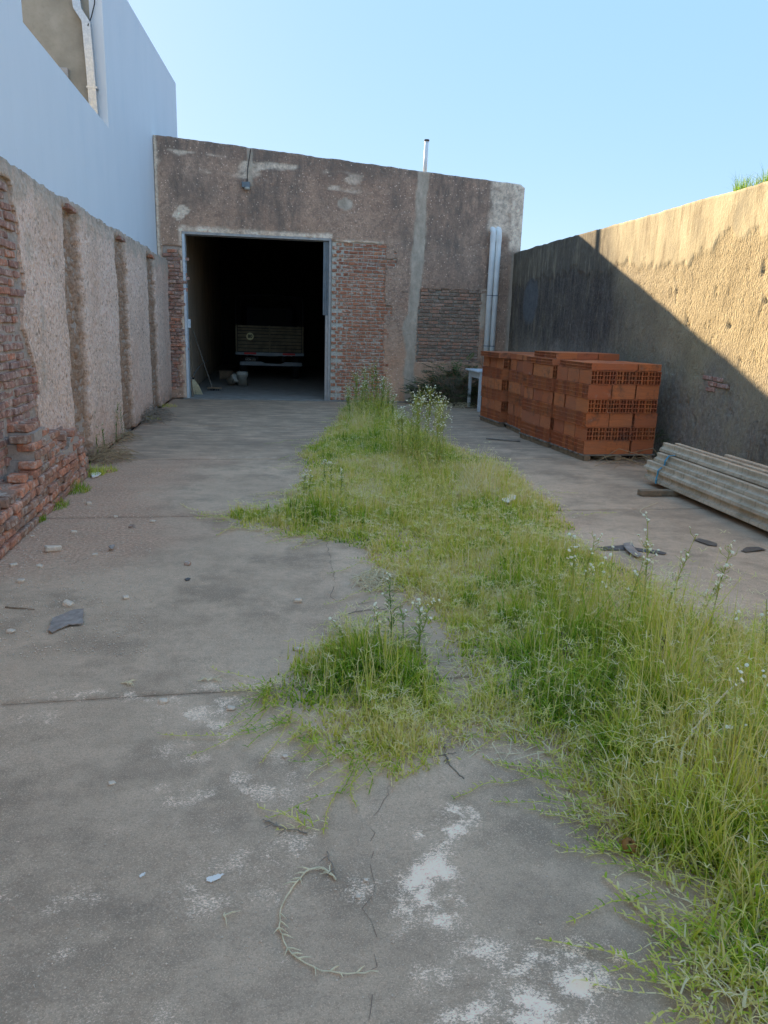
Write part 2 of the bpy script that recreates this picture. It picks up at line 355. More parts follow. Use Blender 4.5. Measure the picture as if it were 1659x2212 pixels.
def m_galv():
    t = NT('galvanised_sheet', .38, .5); p = t.pos(); v = t.vor(p, 34, out='Color')
    t.color(t.mix(t.ramp(t.vor(p, 34), [(.2, .0), (.7, .4)]), (.62, .64, .64), (.40, .43, .45))); t.b.inputs['Metallic'].default_value = .85
    t.rough(t.ramp(t.noise(p, 40, 3), [(.3, .30), (.7, .55)])); return t.mat
def m_leaf(name, stops, trans=.3, attrn='tint', rough=.6):
    t = NT(name, rough, .25); c = t.ramp(t.attr(attrn), stops); c = t.mix(t.ramp(t.noise(t.pos(), 5, 3), [(.35, .25), (.65, 0.)]), c, (.03, .05, .012), 'MULTIPLY') if False else c
    t.color(c)
    tr = t.n.new('ShaderNodeBsdfTranslucent'); t.L(c, tr.inputs[0]); mx = t.n.new('ShaderNodeMixShader'); mx.inputs[0].default_value = trans
    out = t.n['Material Output']; t.L(t.b.outputs[0], mx.inputs[1]); t.L(tr.outputs[0], mx.inputs[2]); t.L(mx.outputs[0], out.inputs[0])
    return t.mat
def m_beam():
    t = NT('precast_concrete', .9, .2); p = t.pos(); o = t.obj()
    n = t.noise(t.mapv(p, (1, .4, 1)), 8, 6, .7); c = t.ramp(n, [(.28, (.33, .315, .26)), (.52, (.48, .46, .39)), (.75, (.60, .58, .50))])
    run = t.noise(t.mapv(p, (3, 9, .4)), 3.5, 5, .7); c = t.mix(t.ramp(run, [(.5, 0.), (.7, .55)]), c, (.16, .145, .11))
    c = t.mix(t.ramp(t.noise(p, 2.2, 5), [(.56, 0.), (.72, .5)]), c, (.215, .185, .12))
    t.tinted(c, (1.26, 1.03, .86)); t.bump(t.noise(p, 70, 5, .7), .5, .006)
    return t.mat
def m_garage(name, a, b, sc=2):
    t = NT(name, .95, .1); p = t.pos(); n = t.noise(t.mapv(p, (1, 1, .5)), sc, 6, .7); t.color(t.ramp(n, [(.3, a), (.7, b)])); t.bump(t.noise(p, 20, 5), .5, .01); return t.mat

CONC = m_concrete(); FAC = m_facade(); LW = m_lwall(); RW = m_rwall()
BR1 = m_brick('facing_brick', [(0, (0.465, 0.163, 0.086)), (.3, (0.558, 0.209, 0.115)), (.55, (0.651, 0.256, 0.137)), (.8, (0.434, 0.194, 0.123)), (1, (0.713, 0.295, 0.144))], (0.850, 0.822, 0.678), 1, .6)
BR2 = m_brick('brown_brick', [(0, (0.300, 0.198, 0.143)), (.4, (0.413, 0.263, 0.182)), (.7, (0.506, 0.290, 0.200)), (1, (0.619, 0.300, 0.191))], (0.637, 0.544, 0.428), 1, .5)
BR3 = m_brick('weathered_brick', [(0, (0.396, 0.209, 0.157)), (.3, (0.535, 0.268, 0.193)), (.55, (0.416, 0.257, 0.211)), (.8, (0.713, 0.277, 0.157)), (1, (0.475, 0.297, 0.239))], (0.832, 0.673, 0.535), .7, .6)
BR4 = m_brick('mossy_brick', [(0, (0.356, 0.225, 0.158)), (.35, (0.488, 0.271, 0.182)), (.7, (0.619, 0.281, 0.175)), (1, (0.750, 0.300, 0.166))], (0.750, 0.675, 0.557), .7, .55)
MO1 = m_mortar('lime_mortar', (0.525, 0.463, 0.372), (0.825, 0.775, 0.657)); MO2 = m_mortar('grey_mortar', (0.300, 0.269, 0.215), (0.500, 0.456, 0.366)); MO3 = m_mortar('pink_mortar', (0.450, 0.344, 0.273), (0.675, 0.550, 0.448))
HOL = m_hollow(); WHT = m_white(); CRM = m_cream(); GAL = m_galv(); BEAM = m_beam()
PVC = simple('white_pvc', (.94, .90, .84), .45, .08, 4, .03); GREYMETAL = simple('grey_metal', (.20, .225, .24), .5, .2, 6, .1, .4)
PALEWOOD = simple('pale_painted_wood', (.48, .44, .40), .8, .2, 9, .3); WHITEWOOD = simple('white_painted_wood', (.72, .75, .76), .6, .12, 10, .1)
OLDWOOD = simple('grey_weathered_wood', (.235, .20, .16), .9, .3, 9, .5, 0, .006); BRNWOOD = simple('brown_wood', (.27, .19, .12), .9, .3, 9, .5)
DARK = simple('dark_rubber', (.028, .028, .03), .7, .2, 8, .2); RUST = simple('rusty_sheet', (.11, .075, .06), .85, .3, 14, .4); STEEL = simple('worn_steel', (.35, .34, .31), .45, .3, 9, .2, .7)
SLATE = simple('grey_rubber_sheet', (.36, .29, .24), .75, .3, 22, .4); RED = simple('red_reflector', (.62, .02, .02), .35, .15, 30, .1); PLASTIC = simple('off_white_plastic', (.52, .51, .44), .5, .12, 8, .05)
STRAW = simple('dry_straw', (.78, .66, .42), .85, .25, 30, .2); DRYGRASS = simple('brown_dry_grass', (.45, .32, .18), .9, .3, 20, .2); TWIG = simple('grey_twig', (.30, .24, .18), .9, .3, 20, .3)
STONE = simple('pale_rubble', (.80, .64, .48), .95, .22, 20, .6, 0, .01); TRASH = simple('white_plastic', (.94, .85, .74), .5, .08, 10, .1); BLUE = simple('blue_strap', (.05, .33, .50), .5, .12, 10, .05)
BLACKP = simple('black_plastic', (.10, .092, .085), .45, .3, 14, .3); SOIL = simple('soil', (.20, .15, .11), .97, .4, 6, .8, 0, .02); PAINTY = simple('yellow_reflective', (.80, .76, .42), .5, .06, 20, .0)
INK = simple('black_ink', (.015, .015, .015), .6, .1, 10, .0); PLANK = simple('olive_plank', (.22, .185, .12), .85, .3, 7, .3)
# ================================================================== ground
def struct(o): o['kind'] = 'structure'; return o
g = MB(); g.box(-300, 300, -300, 300, -.35, -.05)
struct(g.build('ground', SOIL))
SALT = [(470, 1535, 130, 40, 1.), (60, 1548, 55, 26, .9), (450, 1620, 130, 36, .8), (500, 1700, 120, 30, .9), (400, 1785, 120, 26, .95), (230, 1812, 55, 14, 1.), (45, 1832, 30, 9, .9),
        (620, 1655, 110, 50, .75), (455, 1890, 40, 8, 1.2), (960, 1755, 75, 38, 1.4), (700, 1700, 80, 60, .75), (880, 1885, 100, 65, 1.5), (830, 1925, 70, 25, 1.0), (900, 1985, 110, 40, .7), (1010, 2045, 140, 40, 1.1),
        (1240, 2060, 100, 70, 1.5), (1130, 2145, 160, 60, 1.45), (960, 2120, 90, 40, .95), (1010, 2200, 120, 30, 1.0), (650, 2095, 60, 25, .6), (300, 1500, 280, 10, .95), (790, 1850, 60, 60, .6), (1080, 1110, 60, 12, .5), (1550, 1300, 80, 20, .5), (600, 990, 200, 6, .7), (450, 1060, 150, 12, .5)]
_sl = []
for u, v, ru, rv, s in SALT:
    c = G(u, v); a = G(u+ru, v); b = G(u, v-rv); _sl.append((c.x, c.y, abs(a.x-c.x)*1.5, abs(b.y-c.y)*1.45, s*.98))
def yard_attrs(X, Y):
    salt = np.zeros_like(X); WX = (fbm(X*2.3, Y*2.3, 91)-.5)*.42+(fbm(X*7, Y*7, 92)-.5)*.16; WY = (fbm(X*2.3, Y*2.3, 93)-.5)*.34+(fbm(X*7, Y*7, 94)-.5)*.12
    for cx, cy, rx, ry, s in _sl:
        d = ((X+WX-cx)/rx)**2+((Y+WY-cy)/ry)**2; salt = np.maximum(salt, s*np.clip(1.25-d, 0, 1))
    salt = np.maximum(salt, .52*sstep(.48, .66, fbm(X*2.2, Y*3.5, 95))*sstep(3.4, 2.9, Y)+.34*sstep(.52, .68, fbm(X*1.4, Y*2.6, 96)))
    n = fbm(X*1.3, Y*1.3, 5)
    dirt = sstep(-.35, -1.45, X+(n-.5)*1.6)*sstep(4.3, 5.6, Y)*sstep(10.5, 8.5, Y)*.95 + sstep(-1.6, -2.0, X+(n-.5)*.5)*.8
    dirt = np.maximum(dirt, sstep(.45, .0, np.abs(Y-6.48+(n-.5)*.6))*sstep(.6, -.6, X)*.6)
    dirt = np.maximum(dirt, .55*sstep(.9, .2, np.abs(X-2.0+(n-.5)*1.2)))
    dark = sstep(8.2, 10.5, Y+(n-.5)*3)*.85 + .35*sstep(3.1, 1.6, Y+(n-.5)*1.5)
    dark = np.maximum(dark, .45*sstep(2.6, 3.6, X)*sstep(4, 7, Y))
    for yj in (3.2, 6.48, 9.3, 12.4): jd = np.abs(Y-.035*(X+.5)-yj); dark = np.maximum(dark, .5*sstep(.05, .01, jd+(fbm(X*9, Y*9, 6)-.5)*.05)); salt = np.maximum(salt, (.85 if yj == 3.2 else .6)*sstep(.12, .02, jd+(fbm(X*4, Y*4, 7)-.5)*.16))
    return dict(salt=salt, dirt=np.clip(dirt, 0, 1), dark=np.clip(dark, 0, 1))
yard = MB(); yard.box(XL, XR, -3.9, D+.25, -.34, -.014); yard = struct(yard.build('yard_ground', SOIL))
def slab(x0, x1, y0, y1, st, seed):
    nu = int((x1-x0)/st)+2; nv = int((y1-y0)/st)+2
    u = np.linspace(x0, x1, nu); v = np.linspace(y0, y1, nv); U, V = np.meshgrid(u, v, indexing='ij')
    V0 = V+.035*(U+.5)*sstep(14, 9, V)
    e = np.zeros_like(U); j = (fbm(U*9, V0*9, seed)-.5)*.008
    Uo = U.copy(); Uo[0] += np.abs(j[0]); Uo[-1] -= np.abs(j[-1]); Vo = V0.copy(); Vo[:, 0] += np.abs(j[:, 0]); Vo[:, -1] -= np.abs(j[:, -1])
    z = (fbm(U*.8, V0*.8, 3)-.5)*.012+(fbm(U*6, V0*6, 8)-.5)*.003
    edge = np.minimum.reduce([U-x0, x1-U, V-y0, y1-V]); z = z-.006*sstep(.06, 0., edge)
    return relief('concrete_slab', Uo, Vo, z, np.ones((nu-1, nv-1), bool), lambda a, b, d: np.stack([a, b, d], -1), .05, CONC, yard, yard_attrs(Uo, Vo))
YJ = [-3.8, 3.2, 6.48, 9.3, 12.4, D-.12]
for i in range(5):
    a, b = YJ[i]+.0015, YJ[i+1]-.0015
    if i == 0:
        slab(XL+.01, 1.68, -3.8, .9, .2, 20); slab(XL+.01, 1.68, .92, b, .04, 21); slab(1.71, XR-.01, -3.8, b, .08, 22)
    else:
        st = .045 if i < 3 else .07
        slab(XL+.01, 1.68, a, b, st, 30+i); slab(1.71, XR-.01, a, b, st, 40+i)
# cracks that run through the slabs, filled with dark dirt
def crack(pts, w, seed):
    rng = random.Random(seed); P = [G(u, v) for u, v in pts]; L = []
    for a, b in zip(P[:-1], P[1:]):
        n = max(2, int((b-a).length/.035))
        for k in range(n): L.append(a.lerp(b, k/n)+Vector((rng.gauss(0, .009), rng.gauss(0, .009), 0)))
    L.append(P[-1]); m = MB(); vs = []; 
    for i, p in enumerate(L):
        t = (L[min(i+1, len(L)-1)]-L[max(i-1, 0)]); t.z = 0; t.normalize(); s = Vector((-t.y, t.x, 0)); ww = w*rng.uniform(.3, 1.2)*(1 if 0 < i < len(L)-1 else .1)
        zz = float((fbm(p.x*.8, p.y*.8, 3)-.5)*.012)+.003
        vs += [Vector((p.x, p.y, zz))+s*ww, Vector((p.x, p.y, zz))-s*ww]
    m.add(vs, [(2*i, 2*i+1, 2*i+3, 2*i+2) for i in range(len(L)-1) if rng.random() < .78]); m.build('crack', SOIL, yard)
crack([(706, 1172), (714, 1215), (722, 1255), (716, 1285), (738, 1312), (742, 1345)], .0016, 1)
crack([(838, 1690), (828, 1740), (802, 1780), (806, 1840), (812, 1890), (806, 1960), (803, 2020), (812, 2080), (800, 2150), (796, 2210)], .0009, 2)
crack([(738, 1312), (770, 1306), (815, 1300)], .002, 3)
crack([(60, 1236), (140, 1225), (250, 1180)], .0015, 4)

# ================================================================== left boundary wall
lw = empty('boundary_wall', (XL-.1, 11, 0), 'low old plastered brick wall with brown vertical scars along the left side', 'wall')
lw_off = Vector(lw.location)
def par(o, p): o.parent = p; o.matrix_parent_inverse = Matrix.Translation(-Vector(p.location)) if p.rotation_euler.z == 0 else p.matrix_world.inverted(); return o
m = MB(); m.box(XL-.19, XL-.075, -3.9, D-.02, -.05, 2.80); par(m.build('core', MO3), lw)
m = MB(); m.box(XL-.074, XL, -3.9, 4.6, -.02, 2.84)
me = m.mesh('plaster', [LW]); par(link('plaster', me), lw)
def lw_edge(z): return np.interp(z, [0, .5, .86, .99, 1.41, 1.61, 1.85, 2.14, 2.46, 2.57, 2.69, 2.9], [7.35, 7.3, 7.23, 7.37, 7.12, 6.98, 7.18, 7.1, 7.12, 7.0, 6.95, 6.6])
nu, nv = 420, 98
u = np.linspace(4.6, D-.02, nu); t_ = np.linspace(0, 1, nv); U, T = np.meshgrid(u, t_, indexing='ij')
topz = 2.855+(fbm(U*1.2, U*0, 4)-.5)*.05+(fbm(U*6, U*0, 9)-.5)*.07
Z = T*topz
bandm = np.zeros_like(U)
for a, b, q in ((8.58, 9.27, 0), (11.32, 12.14, 1), (14.1, 15.05, 2)):
    jl = (fbm(Z*3, Z*0+q, 11)-.5)*.16+(fbm(Z*14, Z*0+q, 12)-.5)*.06; jr = (fbm(Z*3, Z*0+q, 13)-.5)*.16+(fbm(Z*14, Z*0+q, 14)-.5)*.08
    bandm = np.maximum(bandm, sstep(a-.05, a+.03, U-jl)*sstep(b+.05, b-.03, U-jr))
bandm *= sstep(2.79, 2.73, Z)
rough = (fbm(U*18, Z*14, 21, 5)-.5)
course = np.abs(((Z/.078) % 1)-.5)*2
dep = rough*.024+(fbm(U*1.7, Z*1.7, 22)-.5)*.05*.6 - bandm*(.05+.06*(fbm(U*9, Z*16, 23)-.35)) - bandm*.034*sstep(.6, 1., course)*sstep(.36, .56, fbm(U*3, Z*7, 25))
topcem = sstep(.35, .1, topz-Z+(fbm(U*4, Z*4, 31)-.5)*.4)
dep = dep+topcem*.006-.012*sstep(.12, 0, topz-Z)
wj = (fbm(U*7, Z*11, 33)-.5)*.16
mask = ~((U+wj < lw_edge(Z)) & (Z < 2.70))
mask = mask[:-1, :-1]
cem = np.maximum(topcem, np.exp(-(((U-7.36)/.10)**2+((Z-2.26)/.14)**2))); 
for cy, cz, ry, rz in ((7.62, 1.62, .07, .17), (7.55, 1.12, .08, .15)): cem = np.maximum(cem, np.exp(-(((U-cy)/ry)**2+((Z-cz)/rz)**2)))
o = relief('plaster', U, Z, dep, mask, lambda a, b, d: np.stack([XL+d, a, b], -1), .15, LW, None,
           dict(band=bandm, cement=cem, warm=sstep(.9, .0, Z)*.7+.5*sstep(.55, .75, fbm(U*1.1, Z*1.1, 41)), dark=np.maximum(sstep(.28, .02, Z)*.8, sstep(.12, .0, topz-Z)*.6)))
par(o, lw)
# mortar bed behind the bare bricks
u = np.linspace(4.6, 7.75, 130); v = np.linspace(0, 2.76, 110); U, Z = np.meshgrid(u, v, indexing='ij')
o = relief('mortar', U, Z, -.028+(fbm(U*22, Z*22, 51, 4)-.5)*.03, np.ones((129, 109), bool), lambda a, b, d: np.stack([XL+d, a, b], -1), .04, MO3, None, {}); par(o, lw)
def brick_mesh(name, L, h, d, mat, seed, jit=.006, b=.008):
    rng = random.Random(seed); m = MB(); m.bbox(-L/2, L/2, -d, 0, -h/2, h/2, b, None, jit, rng); me = m.mesh(name, [mat]); return me
LB = [brick_mesh('brick', L, .056, .08, BR3, 60+i, .0032, .006) for i, L in enumerate((.225, .225, .215, .20, .11, .115))]
rng = random.Random(7)
Rz90 = RAD(90)
def wall_brick(me, x, y, z, rz, parent, tilt=.01):
    o = bpy.data.objects.new('brick', me); COL.objects.link(o)
    o.location = (x, y, z); o.rotation_euler = (rng.uniform(-tilt, tilt), rng.uniform(-tilt, tilt)*1.6, rz+rng.uniform(-tilt, tilt)); par(o, parent); return o
k = 0; z = .05
while z < 2.70:
    y = 5.95+rng.uniform(0, .2)
    if z > 1.5: y += .35
    while True:
        me = LB[rng.choice([0, 0, 1, 1, 2, 3, 4, 5])]; L = me.vertices[0].co.x*-2; L = max(abs(v.co.x) for v in me.vertices)*2
        if y+L > float(lw_edge(z))+rng.uniform(-.05, .12): break
        # front face of the brick mesh looks to +x of the wall: local -y turned to +x
        o = wall_brick(me, XL+rng.uniform(-.022, .012)-.005, y+L/2, z+rng.uniform(-.004, .004), -Rz90, lw, .02)
        y += L+rng.uniform(.012, .022); k += 1
    z += .0745
# bricks left standing out at the head of each scar
for y, zz in ((8.9, 2.77), (11.75, 2.755), (14.6, 2.745)): wall_brick(LB[0], XL+.035, y, zz, -Rz90, lw, .04).scale = (1.5, 1, .9)
# ------------------------------------------------ broken brick footing at its foot
ft = empty('broken_brick_footing', (XL+.1, 7.3, 0), 'crumbling stepped brick footing at the foot of the left wall', 'brickwork')
FB = [brick_mesh('brick', L, .062, .13, BR4, 80+i, .0055, .009) for i, L in enumerate((.235, .225, .22, .16, .12))]
def ft_top(y): return np.interp(y, [5.7, 6.2, 6.32, 6.45, 6.8, 7.0, 7.15, 7.3, 7.5, 7.62, 8.0, 8.15, 8.35, 8.5], [.36, .40, .48, .80, .82, .68, .60, .52, .50, .60, .56, .46, .22, .02])
def ft_out(y): return np.interp(y, [5.7, 6.3, 6.9, 7.6, 8.1, 8.5], [.24, .22, .20, .20, .18, .14])
m = MB()
ys = np.linspace(5.16, 8.42, 66)
pr = [(y, max(.02, float(ft_top(y))-.09)) for y in ys]
for (a, za), (b, zb) in zip(pr[:-1], pr[1:]):
    zt = min(za, zb); m.box(XL-.05, XL+float(ft_out((a+b)/2))-.035, a, b+.001, -.04, zt)
par(m.build('rubble_core', MO3), ft)
z = .035; row = 0
while z < .86:
    y = 5.1+(row % 2)*.11
    while y < 8.5:
        me = FB[rng.choice([0, 0, 1, 2, 3, 4])]; L = max(abs(v.co.x) for v in me.vertices)*2; yc = y+L/2
        if z < float(ft_top(yc))-.005:
            near_top = float(ft_top(yc))-z < .09
            x = XL+float(ft_out(yc))-.05*z+rng.uniform(-.02, .02)-(.02 if near_top else 0)
            o = wall_brick(me, x, yc, z, -Rz90+rng.uniform(-.12, .12)*(2.0 if near_top else .5), ft, .07 if near_top else .03)
            if near_top and rng.random() < .6: wall_brick(FB[rng.choice([0, 1, 3])], x-.12, yc+rng.uniform(-.04, .04), z+.01, -Rz90+rng.uniform(-.3, .3), ft, .06)
        y += L+rng.uniform(.008, .02)
    z += .071; row += 1

# ================================================================== right boundary wall
rw = empty('boundary_wall', (XR+.1, 10, 0), 'tall stained cement rendered wall on the right, half in sunlight', 'wall')
m = MB(); m.box(XR+.06, XR+.22, -3.9, D-.02, -.05, 3.30); par(m.build('core', MO2), rw)
nu, nv = 380, 112
u = np.linspace(5.2, D-.02, nu); U, T = np.meshgrid(u, np.linspace(0, 1, nv), indexing='ij')
topz = 3.325+(fbm(U*.8, U*0, 61)-.5)*.05+(fbm(U*7, U*0, 62)-.5)*.02; Z = T*topz
lo = 2.62+(fbm(U*.9, U*0, 63)-.5)*.5+(fbm(U*3, U*0, 64)-.5)*.30 + .25*sstep(9.2, 8., U)
topm = sstep(-.07, .05, Z-lo+(fbm(U*8, Z*5, 65)-.5)*.22)
pit = sstep(.745, .81, fbm(U*15, Z*5, 66, 3))
dep = topm*.010+(fbm(U*18, Z*10, 67, 4)-.5)*.008*(1-topm*.7)-pit*.028*(1-topm)*sstep(15, 9, U)-(fbm(U*40, Z*13, 68, 2) > .74)*.008*(1-topm)
mould_shade = sstep(9.0, 11.9, U+(fbm(U*.9, Z*.5, 69)-.5)*3.0-np.maximum(0, Z-2.0)*1.4)*(.12+.88*sstep(.35, 1.7, Z+(fbm(U*2, Z, 73)-.5)*.6))*(1-.15*topm)  # mould plus shade painted into the colour, cut back on the sunlit upper part
grey = np.clip(sstep(1.75, .7, Z+(fbm(U*1.3, Z*.9, 70)-.5)*1.2)*.95+.35*sstep(8.5, 11, U), 0, 1)*(1-topm*.5)
patch = np.exp(-np.maximum(0, (np.abs((U-15.6)/.55)**2.5+np.abs((Z-2.25)/.55)**2.5))*1.2); patch = sstep(.35, .6, patch+(fbm(U*2, Z*2, 72)-.5)*.5)*.8
o = relief('render_coat', U, Z, dep, np.ones((nu-1, nv-1), bool), lambda a, b, d: np.stack([XR-d, a, b], -1), .21, RW, None, dict(top=topm, mould_shade=mould_shade*.95, grey=grey, patch=patch)); par(o, rw)
m = MB(); m.box(XR, XR+.2, -3.9, 5.2, 0, 3.32)
me = m.mesh('render_coat', [RW]); attr(me, 'top', [0]*8); par(link('render_coat', me), rw)
# bare bricks where the render has fallen off low on the wall
for i, (uu, vv) in enumerate(((1530, 816), (1552, 820), (1540, 829), (1536, 841), (1562, 834))):
    p = GX(uu, vv, XR)
    o = wall_brick(LB[i % 4], XR-.018, p.y, p.z, Rz90, rw, .03); o.scale = (.9, 1, .9)

# ================================================================== white neighbouring building
wb = empty('neighbouring_building', (-5, 12, 0), 'tall white painted building rising behind the left wall', 'building')
XW = -2.305
def top_w(y): return 6.78+(y-14.55)*.097
m = MB()
poly = [(-3.9, -.05), (21.45, -.05), (21.45, top_w(21.45)), (12.40, top_w(12.4)), (12.40, 4.345), (8.45, 4.36), (8.45, 6.6), (-3.9, 6.6)]
m.prism(poly, 0, XW-.18, XW); par(m.build('wall', WHT), wb)
m = MB(); m.box(-9, XW-.181, 12.42, 21.449, -.05, top_w(12.4)-.01); m.box(-9, XW-.181, -3.89, 8.449, -.05, 6.59)
par(m.build('building_block', CRM), wb)
m = MB(); m.box(-9, XW-.19, 8.46, 12.41, -.05, 3.2); par(m.build('patio_floor', CRM), wb)
yc = 12.40
m = MB()
pp = [GY(165, -12, yc), GY(171, 24, yc), GY(189, 52, yc), GY(198, 150, yc), GY(206, 250, yc)]; q = pp[-1]+(pp[-1]-pp[-2])*.6; pp.append(q); q2 = pp[0]+(pp[0]-pp[1])*3; pp[0] = q2
def strip_tube(m, pts, wx, wy):
    n = len(pts); vs = []
    for i, p in enumerate(pts):
        vs += [p+Vector((-wx, wy, 0)), p+Vector((wx, wy, 0)), p+Vector((wx, -wy, 0)), p+Vector((-wx, -wy, 0))]
    fs = [(i*4+k, i*4+(k+1) % 4, i*4+4+(k+1) % 4, i*4+4+k) for i in range(n-1) for k in range(4)]+[(0, 1, 2, 3), (n*4-1, n*4-2, n*4-3, n*4-4)]
    m.add(vs, fs)
strip_tube(m, [p+Vector((0, -.06, 0)) for p in pp], .055, .05); dpipe = par(m.build('downpipe', GAL), wb)
m = MB(); c = GY(202, 193, yc); m.box(c.x-.075, c.x+.075, yc-.03-.085, yc+.02, c.z-.012, c.z+.012); o = m.build('bracket', GAL); o.parent = dpipe; 
m = MB(); m.tube([GY(205, 10, yc)-Vector((0, .03, 0)), GY(199, 40, yc)-Vector((0, .05, 0)), GY(194, 62, yc)-Vector((0, .12, 0))], .008, 5); m.tube([GY(206, -30, yc)-Vector((0, .03, 0)), GY(205, 10, yc)-Vector((0, .03, 0))], .008, 5); par(m.build('cable', DARK), wb)
m = MB(); c = GY(143, 160, yc); m.bbox(c.x-.09, c.x+.035, yc-.05, yc+.02, c.z-.1, c.z+.07, .006); par(m.build('vent_box', PALEWOOD), wb)
# ================================================================== garage building
ga = empty('garage_building', (1.6, D, 0), 'old brown rendered brick garage with a wide dark doorway', 'building')
def topf(x): return 5.259-.0665*(x+2.286)
XA, XB = -2.295, 5.53
DX0, DX1, DZ = -1.79, 1.32, 3.44
m = MB()
m.prism([(XA, -.05), (DX0-.005, -.05), (DX0-.005, topf(DX0)-.03), (XA, topf(XA)-.03)], 1, D+.035, D+.33)
m.prism([(DX1+.005, -.05), (XB-.02, -.05), (XB-.02, topf(XB)-.03), (DX1+.005, topf(DX1)-.03)], 1, D+.035, D+.33)
m.prism([(DX0-.004, DZ+.01), (DX1+.004, DZ+.01), (DX1+.004, topf(DX1)-.031), (DX0-.004, topf(DX0)-.031)], 1, D+.036, D+.329)
par(m.build('wall', MO1), ga)
nu, nv = 226, 152
U, T = np.meshgrid(np.linspace(XA, XB, nu), np.linspace(0, 1, nv), indexing='ij')
tz = topf(U)+(fbm(U*5, U*0, 101)-.5)*.03-.05*sstep(5.42, 5.53, U); Z = T*tz
wj = (fbm(U*6, Z*6, 102)-.5)*.10; wj2 = (fbm(U*5, Z*12, 103)-.5)*.16
panelL = (U > 1.31) & (U < 2.50+wj*.35+.22*((Z > 2.92) & (Z < 3.2))*(fbm(U*0, Z*9, 104) > .42)+.16*((Z > 1.88) & (Z < 2.08))) & (Z < 3.37+wj*.6)
panelR = (U > 3.24) & (U < 4.66+wj*.3) & (Z > .90+wj) & (Z < 2.47+wj*.2)
panelS = (U < -1.86+wj2*.9-.10*sstep(1.7, .6, Z)) & (U > -2.2) & (Z < 3.14+wj) & (Z > .18)
panelX = (U > 2.85+wj) & (U < 3.2) & (Z > 2.12+wj) & (Z < 2.56+wj)
door = (U > DX0) & (U < DX1) & (Z < DZ)
# snap the grid to the door edges
Us = U.copy(); i0 = np.argmin(abs(U[:, 0]-DX0)); i1 = np.argmin(abs(U[:, 0]-DX1)); Us[i0] = DX0; Us[i1] = DX1
Zs = Z.copy(); 
for i in range(nu):
    if i0-1 <= i <= i1+1: j = np.argmin(abs(Z[i]-DZ)); Zs[i, j] = DZ
cellU = (Us[:-1, :-1]+Us[1:, 1:])/2; cellZ = (Zs[:-1, :-1]+Zs[1:, 1:])/2
doorc = (cellU > DX0) & (cellU < DX1) & (cellZ < DZ)
cut = lambda a: a[:-1, :-1]
maskp = ~(doorc | cut(panelL) | cut(panelR) | cut(panelS))
zc = [0, .06, .63, 1.19, 1.63, 1.97, 2.65, 3.67, 4.3, 5.]; xl = [3.03, 3.03, 2.97, 3.02, 2.92, 3.04, 3.05, 3.10, 3.13, 3.17]; xr = [3.38, 3.38, 3.23, 3.25, 3.24, 3.26, 3.33, 3.38, 3.38, 3.40]
cj = (fbm(U*7, Z*4, 105)-.5)*.09
chase = sstep(-.02, .02, U-np.interp(Z, zc, xl)-cj)*sstep(.02, -.02, U-np.interp(Z, zc, xr)-cj*.8)
maskp |= cut((chase > .5)) & ~doorc
chase2 = sstep(.07, .03, np.abs(U+.37+cj*.6))*sstep(4.35, 4.45, Z)
cem = np.maximum(chase, chase2*.9); cem = np.maximum(cem, sstep(1.2, .6, ((U-1.60)/.16)**2+((Z-4.16)/.13)**2+(fbm(U*8, Z*8, 120)-.5)*2.2)); cem = np.maximum(cem, sstep(-.02, .02, U-4.67)*sstep(.02, -.03, U-4.82-cj*.5)*sstep(1.6, 1.75, Z)*sstep(2.56, 2.5, Z)*.9); cem = np.maximum(cem, sstep(5.30, 5.36, U)*sstep(3.36, 3.2, Z)*.9)
pale = sstep(.12, .05, Z-DZ-.02+cj*.9)*(Z > DZ-.01)*(U < DX1+.02)*(U > DX0-.06)
pale = np.maximum(pale, sstep(1.1, .7, ((U+1.80)/.16)**2+((Z-3.80)/.15)**2+(fbm(U*8, Z*8, 121)-.5)*2.4))
pale = np.maximum(pale, sstep(-2.215, -2.255, U+cj*.5)); pale = np.maximum(pale, sstep(4.72, 4.84, U+cj*2)*sstep(3.55, 3.75, Z+cj*3)*(.35+.5*sstep(.45, .6, fbm(U*3, Z*3, 106)))); pale = np.maximum(pale, sstep(5.24, 5.27, U)*sstep(3.3, 3.5, Z))
pale = np.maximum(pale, sstep(.06, 0, np.abs(Z-3.40))*(U > 1.4)*(U < 2.45)); pale = np.maximum(pale, sstep(-1.87, -1.82, U)*(U < DX0+.01)*(Z < DZ)*.9)
pale = np.maximum(pale, .8*sstep(.55, .72, fbm(U*2.2, Z*5, 107))*sstep(.62, .52, np.abs(tz-Z-.42)*3)*sstep(3, 1, U))
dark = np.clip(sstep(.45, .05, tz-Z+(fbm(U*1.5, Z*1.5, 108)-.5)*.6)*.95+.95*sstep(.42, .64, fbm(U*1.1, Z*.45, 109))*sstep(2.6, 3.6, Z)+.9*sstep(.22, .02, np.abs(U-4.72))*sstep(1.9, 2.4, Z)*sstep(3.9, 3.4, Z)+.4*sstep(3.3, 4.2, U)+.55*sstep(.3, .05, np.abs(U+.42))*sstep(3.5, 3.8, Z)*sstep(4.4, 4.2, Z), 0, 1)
warm = np.clip(sstep(1.9, .5, Z)*sstep(1.8, 2.5, U)+.25*sstep(4.2, 3.2, Z)*sstep(2.5, .5, U), 0, 1)
dep = (fbm(U*13, Z*13, 110, 4)-.5)*.014+chase*.012+chase2*.006+(fbm(U*1.2, Z*1.2, 111)-.5)*.02
o = relief('render_coat', Us, Zs, dep, maskp, lambda a, b, d: np.stack([a, D-d, b], -1), .05, FAC, None, dict(cement=cem, pale=pale, dark=dark, warm=warm)); par(o, ga)
